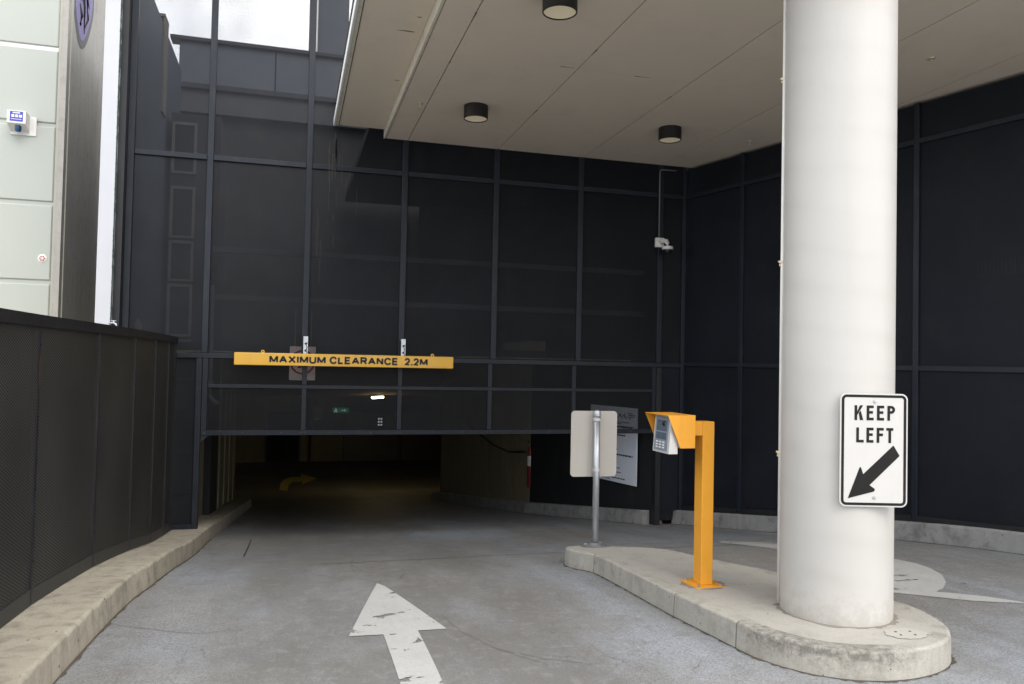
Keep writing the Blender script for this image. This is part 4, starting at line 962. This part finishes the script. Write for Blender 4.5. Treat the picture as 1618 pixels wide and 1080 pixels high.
# ------------------------------------------------------------------ structures behind the facade
bb = thing('rear_building', 'dark clad building with parapet and slab band seen through the mesh', 'building', (-1.95, 15.5, -1.4))
def rb(name, mat, x0, x1, y0, y1, z0, z1, bev=0): return B(name, mat, bb, x0 + 1.95, x1 + 1.95, y0 - 15.5, y1 - 15.5, z0 + 1.4, z1 + 1.4, bev)
for a, b in ((-2.13, -.44), (-.43, 1.35), (1.36, 3.2), (3.21, 6.0)): rb('parapet_panel', 'clad', a + .004, b - .004, 15.36, 15.5, 6.61, 7.38, .006)
rb('parapet_core', 'clad', -2.13, 6.0, 15.51, 15.6, 6.61, 7.38); rb('coping', 'mullion', -2.28, 6.0, 15.28, 15.6, 7.385, 7.46, .01)
rb('gutter', 'mullion', -2.13, 6.0, 15.25, 15.49, 6.50, 6.60, .01)
rb('slab_band', 'beam', -2.13, 6.0, 15.33, 15.5, 6.08, 6.499)
rb('wall', 'innerdark', -3.1, 8.5, 15.5, 15.7, 1.78, 6.6)
rb('light_block_deck', 'backing', -1.9, 6.0, 10.76, 15.49, 1.68, 1.78)  # deck added to keep sky light off the garage floor
rb('light_block_deck', 'backing', .9, 8.5, 10.35, 15.24, 4.62, 4.75); rb('light_block_wall', 'backing', 5.45, 5.6, 10.35, 15.24, 1.79, 4.61); rb('light_block_wall', 'backing', 2.3, 5.44, 14.9, 15.0, 1.79, 4.61)  # black roof and walls added to shut sky light out of the void
for zz in (2.36, 2.97): rb('floor_beam', 'beam', -1.0, 5.0, 10.60, 10.66, zz - .035, zz + .035)
rb('tower', 'clad', .33, .92, 15.71, 17.5, 6.2, 12)
rb('downpipe', 'frame', .16, .22, 15.62, 15.68, 7.46, 11); rb('downpipe', 'fascia', .29, .325, 15.62, 15.66, 7.46, 11)
sw = thing('rear_side_wall', 'dark side wall with a tan pilaster behind the left bay of the mesh', 'wall', (-1.95, 10.4, -1))
B('wall', 'clad', sw, -.2, .0, 0, 4.0, 0, 7.50); B('pilaster', 'cladlight', sw, .001, .025, 2.02, 2.36, 6.2, 7.60); B('cap', 'cladlight', sw, -.1, .027, 2.0, 2.38, 7.601, 7.64)
sr = thing('stair_core', 'narrow stair shaft with a column of dark windows behind the mesh', 'stair shaft', (-1.88, 13.0, -1.2))
B('shaft', 'cladlight' if False else 'innerdark', sr, 0, .72, 0, 1.2, 0, 6.56)
for z0, z1 in ((5.62, 6.42), (4.62, 5.42), (3.95, 4.58), (3.10, 3.91), (2.3, 3.06)):
    w = MB(); w.box(.02, .06, -.03, -.001, z0, z1); w.box(.34, .38, -.03, -.001, z0, z1); w.box(.061, .339, -.03, -.001, z1 - .045, z1); w.box(.061, .339, -.03, -.001, z0, z0 + .035)
    wo_ = w.build('window', 'frame', sr); B('pane', 'glass', wo_, .0615, .3385, -.012, -.002, z0 + .036, z1 - .046)
dp = MB(); dp.tube([(-.985, 10.55, 2.5), (-.975, 10.55, 1.25), (-.97, 10.53, 1.12), (-.93, 10.50, 1.04), (-.85, 10.48, 1.0)], .03, 10)
dp.tube([(-.976, 10.55, 1.30), (-.976, 10.55, 1.24)], .05, 10)
tag(dp.build('drain_pipe', 'beam'), 'grey drain pipe with an elbow behind the left end of the gate', 'pipe')

ns = thing('prohibition_sign', 'square white prohibition sign with red ring behind the clearance bar', 'road sign', (.14, 10.45, 1.32))
SC = 10.45 / 10.9
MB().prism(rrect(-.162, .162, 0, .435, .012, 0), (0, .004, 0)).build('sign_plate', 'signpink', ns)
mb = MB(); n = 40; ro, ri = .158, .134; cz_ = .232
for k in range(n):
    a0, a1 = 2 * math.pi * k / n, 2 * math.pi * (k + 1) / n
    mb.prism([(ro * math.cos(a0), -.0003, cz_ + ro * math.sin(a0)), (ro * math.cos(a1), -.0003, cz_ + ro * math.sin(a1)), (ri * math.cos(a1), -.0003, cz_ + ri * math.sin(a1)), (ri * math.cos(a0), -.0003, cz_ + ri * math.sin(a0))], (0, -.0012, 0))
mb.build('red_ring', 'signred', ns)
MB().prism([(.01, -.0003, .15), (.04, -.0003, .15), (.04, -.0003, .25), (-.02, -.0003, .30), (-.06, -.0003, .30), (-.06, -.0003, .335), (-.11, -.0003, .285), (-.06, -.0003, .235), (-.06, -.0003, .27), (-.03, -.0003, .27), (.01, -.0003, .23)], (0, -.0012, 0)).build('arrow', 'black', ns)
mb = MB(); mb.prism([(-.055, -.0003, .152), (-.005, -.0003, .165), (-.005, -.0003, .182), (-.06, -.0003, .175)], (0, -.0012, 0)); mb.build('lower_mark', 'black', ns)
for xx in (-.1, .1): B('hanger', 'frame', ns, xx - .006, xx + .006, .005, .012, .30, .9)

# ------------------------------------------------------------------ inside the garage
def tag_wall(name, label, loc): return thing(name, label, 'wall', loc)
gl = thing('garage_wall', 'ribbed concrete wall inside the garage on the left', 'wall', (-1.3, 10.76, -.7), 0, 'concrete walls inside the garage')
for k in range(16):
    y0 = k * .5; xo = .012 * (k % 2) + .018 * k * .5
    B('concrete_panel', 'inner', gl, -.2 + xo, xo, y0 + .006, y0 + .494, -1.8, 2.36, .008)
gr_ = thing('garage_wall', 'plain concrete wall inside the garage on the right beyond the black screen', 'wall', (4.16, 13.45, -1), 0, 'concrete walls inside the garage')
for k in range(5):
    y0 = k * 1.05; xo = -.12 * y0
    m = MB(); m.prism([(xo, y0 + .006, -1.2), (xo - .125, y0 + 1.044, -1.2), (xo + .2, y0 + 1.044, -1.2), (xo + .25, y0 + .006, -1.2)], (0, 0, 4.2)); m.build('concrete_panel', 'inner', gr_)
sc_ = thing('black_screen', 'black cladding wall just inside the gate on the right', 'wall', (GW.x, GW.y, -.5), math.atan2(3.2, -.838))
for k in range(3): B('cladding_panel', 'backing', sc_, k * 1.104 + .003, k * 1.104 + 1.10, -.06, -.001, -.9 + 0, 2.2, .004)
def wz(y): return g(y)
gh = thing('garage_hall', 'dark concrete garage hall beyond the ramp', 'garage', (0, 20, -2))
def hb_(name, mat, x0, x1, y0, y1, z0, z1): return B(name, mat, gh, x0, x1, y0 - 20, y1 - 20, z0 + 2, z1 + 2)
m = MB(); ysl = [10.76, 13, 15, 17, 19, 21, 24, 27, 30, 34.3]; prv = None
for a, b in zip(ysl, ysl[1:]):
    za, zb3 = min(1.66, g(a) + 2.9), min(1.66, g(b) + 2.9)
    m.prism([(-9, a - 20, za + 2), (-9, b - 20, zb3 + 2), (-9, b - 20, zb3 + 2.015), (-9, a - 20, za + 2.015)], (24, 0, 0))
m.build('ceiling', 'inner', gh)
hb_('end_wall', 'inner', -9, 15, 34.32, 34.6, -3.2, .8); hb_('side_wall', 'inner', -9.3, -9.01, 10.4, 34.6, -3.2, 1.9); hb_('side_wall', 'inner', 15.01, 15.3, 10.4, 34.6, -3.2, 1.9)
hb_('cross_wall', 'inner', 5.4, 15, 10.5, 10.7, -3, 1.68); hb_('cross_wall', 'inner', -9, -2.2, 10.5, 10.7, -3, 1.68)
hb_('column', 'inner', -2.2, -1.5, 20.5, 21.2, -2.6, .9)
for x0, x1, lb in ((2.27, 4.52, 'left of two grey roller shutters at the dim end of the garage'), (4.72, 8.6, 'right of two grey roller shutters at the dim end of the garage')):
    rs = thing('roller_shutter', lb, 'roller shutter', (x0, 34.2, -2.74), 0, 'roller shutters in the garage')
    B('guide', 'frame', rs, -.06, -.001, -.04, .1, 0, 2.1); B('guide', 'frame', rs, x1 - x0 + .001, x1 - x0 + .06, -.04, .1, 0, 2.1); B('shutter_box', 'frame', rs, -.06, x1 - x0 + .06, -.25, .1, 2.101, 2.45)
    for k in range(22): B('slat', 'shutter', rs, 0, x1 - x0, -.02 - .012 * (k % 2), .02, k * .095 + .004, k * .095 + .092)
gd = thing('garage_door', 'dim service door with red pipes at the left end of the garage', 'door', (-.9, 34.28, -2.74))
B('leaf', 'innerdark', gd, 0, 1.3, -.04, 0, 0, 2.1); B('frame', 'frame', gd, -.08, -.001, -.06, 0, 0, 2.18); B('frame', 'frame', gd, 1.301, 1.38, -.06, 0, 0, 2.18); B('notice', 'signpink', gd, 1.9, 2.25, -.02, 0, 1.75, 2.3)
rp = MB(); rp.tube([(.85, 33.9, -2.7), (.85, 33.9, .3)], .05, 8)
tag(rp.build('red_pipe', 'red'), 'red vertical fire pipe at the dim end of the garage', 'pipe')
fl = thing('tube_light', 'lit fluorescent batten under the garage ceiling', 'lamp', (2.55, 24, .47), rad(50))
B('batten', 'white', fl, -.30, .30, -.06, .06, .03, .10); MB().tube([(-.28, 0, .0), (.28, 0, .0)], .035, 10).build('tube', 'tube', fl); B('bracket', 'white', fl, -.05, .05, -.03, .03, .101, .22)
ex = thing('exit_sign', 'small green lit exit sign deep in the garage', 'exit sign', (1.82, 29.8, -.40))
B('box', 'frame', ex, -.32, .32, .0, .08, 0, .21); B('panel', 'exitgreen', ex, -.30, .30, -.012, -.001, .012, .198)
mb = MB(); yv = -.016; mb.box(.02, .12, yv, -.0125, .09, .12); mb.prism([(.12, yv, .06), (.20, yv, .105), (.12, yv, .15)], (0, .003, 0)); mb.box(-.2, -.165, yv, -.0125, .15, .18); mb.prism([(-.20, yv, .145), (-.15, yv, .145), (-.12, yv, .03), (-.15, yv, .03), (-.18, yv, .08), (-.22, yv, .03), (-.25, yv, .03)], (0, .003, 0)); mb.build('pictogram', 'exitwhite', ex)
MB().tube([(0, .04, .21), (0, .04, .62)], .012, 6).build('stem', 'frame', ex)
pl_ = thing('lit_louvre', 'tiny cluster of six bright openings deep in the garage', 'vent', (3.75, 34.05, -1.22))
B('plate', 'frame', pl_, -.14, .14, 0, .03, -.05, .42)
for k in range(6): B('opening', 'led', pl_, -.09 + .11 * (k % 2), -.02 + .11 * (k % 2), -.008, -.001, .0 + .13 * (k // 2), .07 + .13 * (k // 2))
# notice board on the black screen
d2 = Vector((-.838, 3.2, 0)).normalized(); n2 = Vector((-d2.y, d2.x, 0))
nb = thing('notice_board', 'large white conditions board with rows of print beside the gate', 'notice board', (4.895, 10.505, -.16), math.atan2(-d2.y, -d2.x))
BW, BH = 1.14, 1.13
B('board', 'board', nb, -BW, 0, -.030, -.012, 0, BH, .002)
mb = MB(); rnd = random.Random(21)
rows_ = [(.82, .022, .95), (.70, .022, .80), (.66, .014, .45), (.60, .012, .40), (.49, .014, .62), (.455, .012, .5), (.405, .024, .98), (.355, .012, .34), (.33, .012, .30), (.21, .015, .68), (.18, .012, .40), (.145, .015, .72), (.10, .012, .3), (.055, .018, .80), (.03, .012, .45)]
for z, h, ln in rows_:
    x = -BW + .06; end = -BW + .06 + (BW - .12) * ln
    while x < end:
        w = rnd.uniform(.02, .075); mb.box(x, min(x + w, end), -.0318, -.0302, z, z + h); x += w + rnd.uniform(.008, .016)
for k in range(9): mb.box(-.52 + k * .032, -.50 + k * .032, -.0318, -.0302, 1.0 - .02 * (k % 3), 1.02 - .02 * (k % 3) + .02 * ((k * 2) % 3))
for z, x0, x1 in ((1.04, -.21, -.10), (1.015, -.21, -.04), (.99, -.21, -.07), (.965, -.2, -.14), (.90, -.62, -.18), (.875, -.62, -.35), (.84, -.62, -.06)): mb.box(x0, x1, -.0318, -.0302, z, z + .012)
tag(mb.build('printed_lines', 'black', nb), kind='stuff')
ec = thing('fire_extinguisher', 'red fire extinguisher with white label at the edge of the black screen', 'fire extinguisher', (4.175, 13.48, -.62))
MB().lathe([(0, 0), (.05, .0), (.055, .02), (.055, .62), (.04, .70), (.02, .74), (0, .74)], n=16).build('cylinder', 'red', ec)
MB().lathe([(.0555, .38), (.0562, .38), (.0562, .56), (.0555, .56)], n=16).build('label_band', 'signwhite', ec)
mb = MB(); mb.tube([(0, 0, .74), (0, 0, .80), (-.06, -.02, .82)], .014, 8); mb.build('valve', 'black', ec)
cbm = MB(); cbm.tube([(4.05, 13.4, .02), (3.95, 14.1, -.06), (3.86, 14.9, -.02), (3.78, 15.6, .10), (3.70, 16.3, .24), (3.63, 17.0, .42)], .018, 8)
tag(cbm.build('wall_cable', 'black'), 'black cable sagging along the garage wall on the right', 'cable')
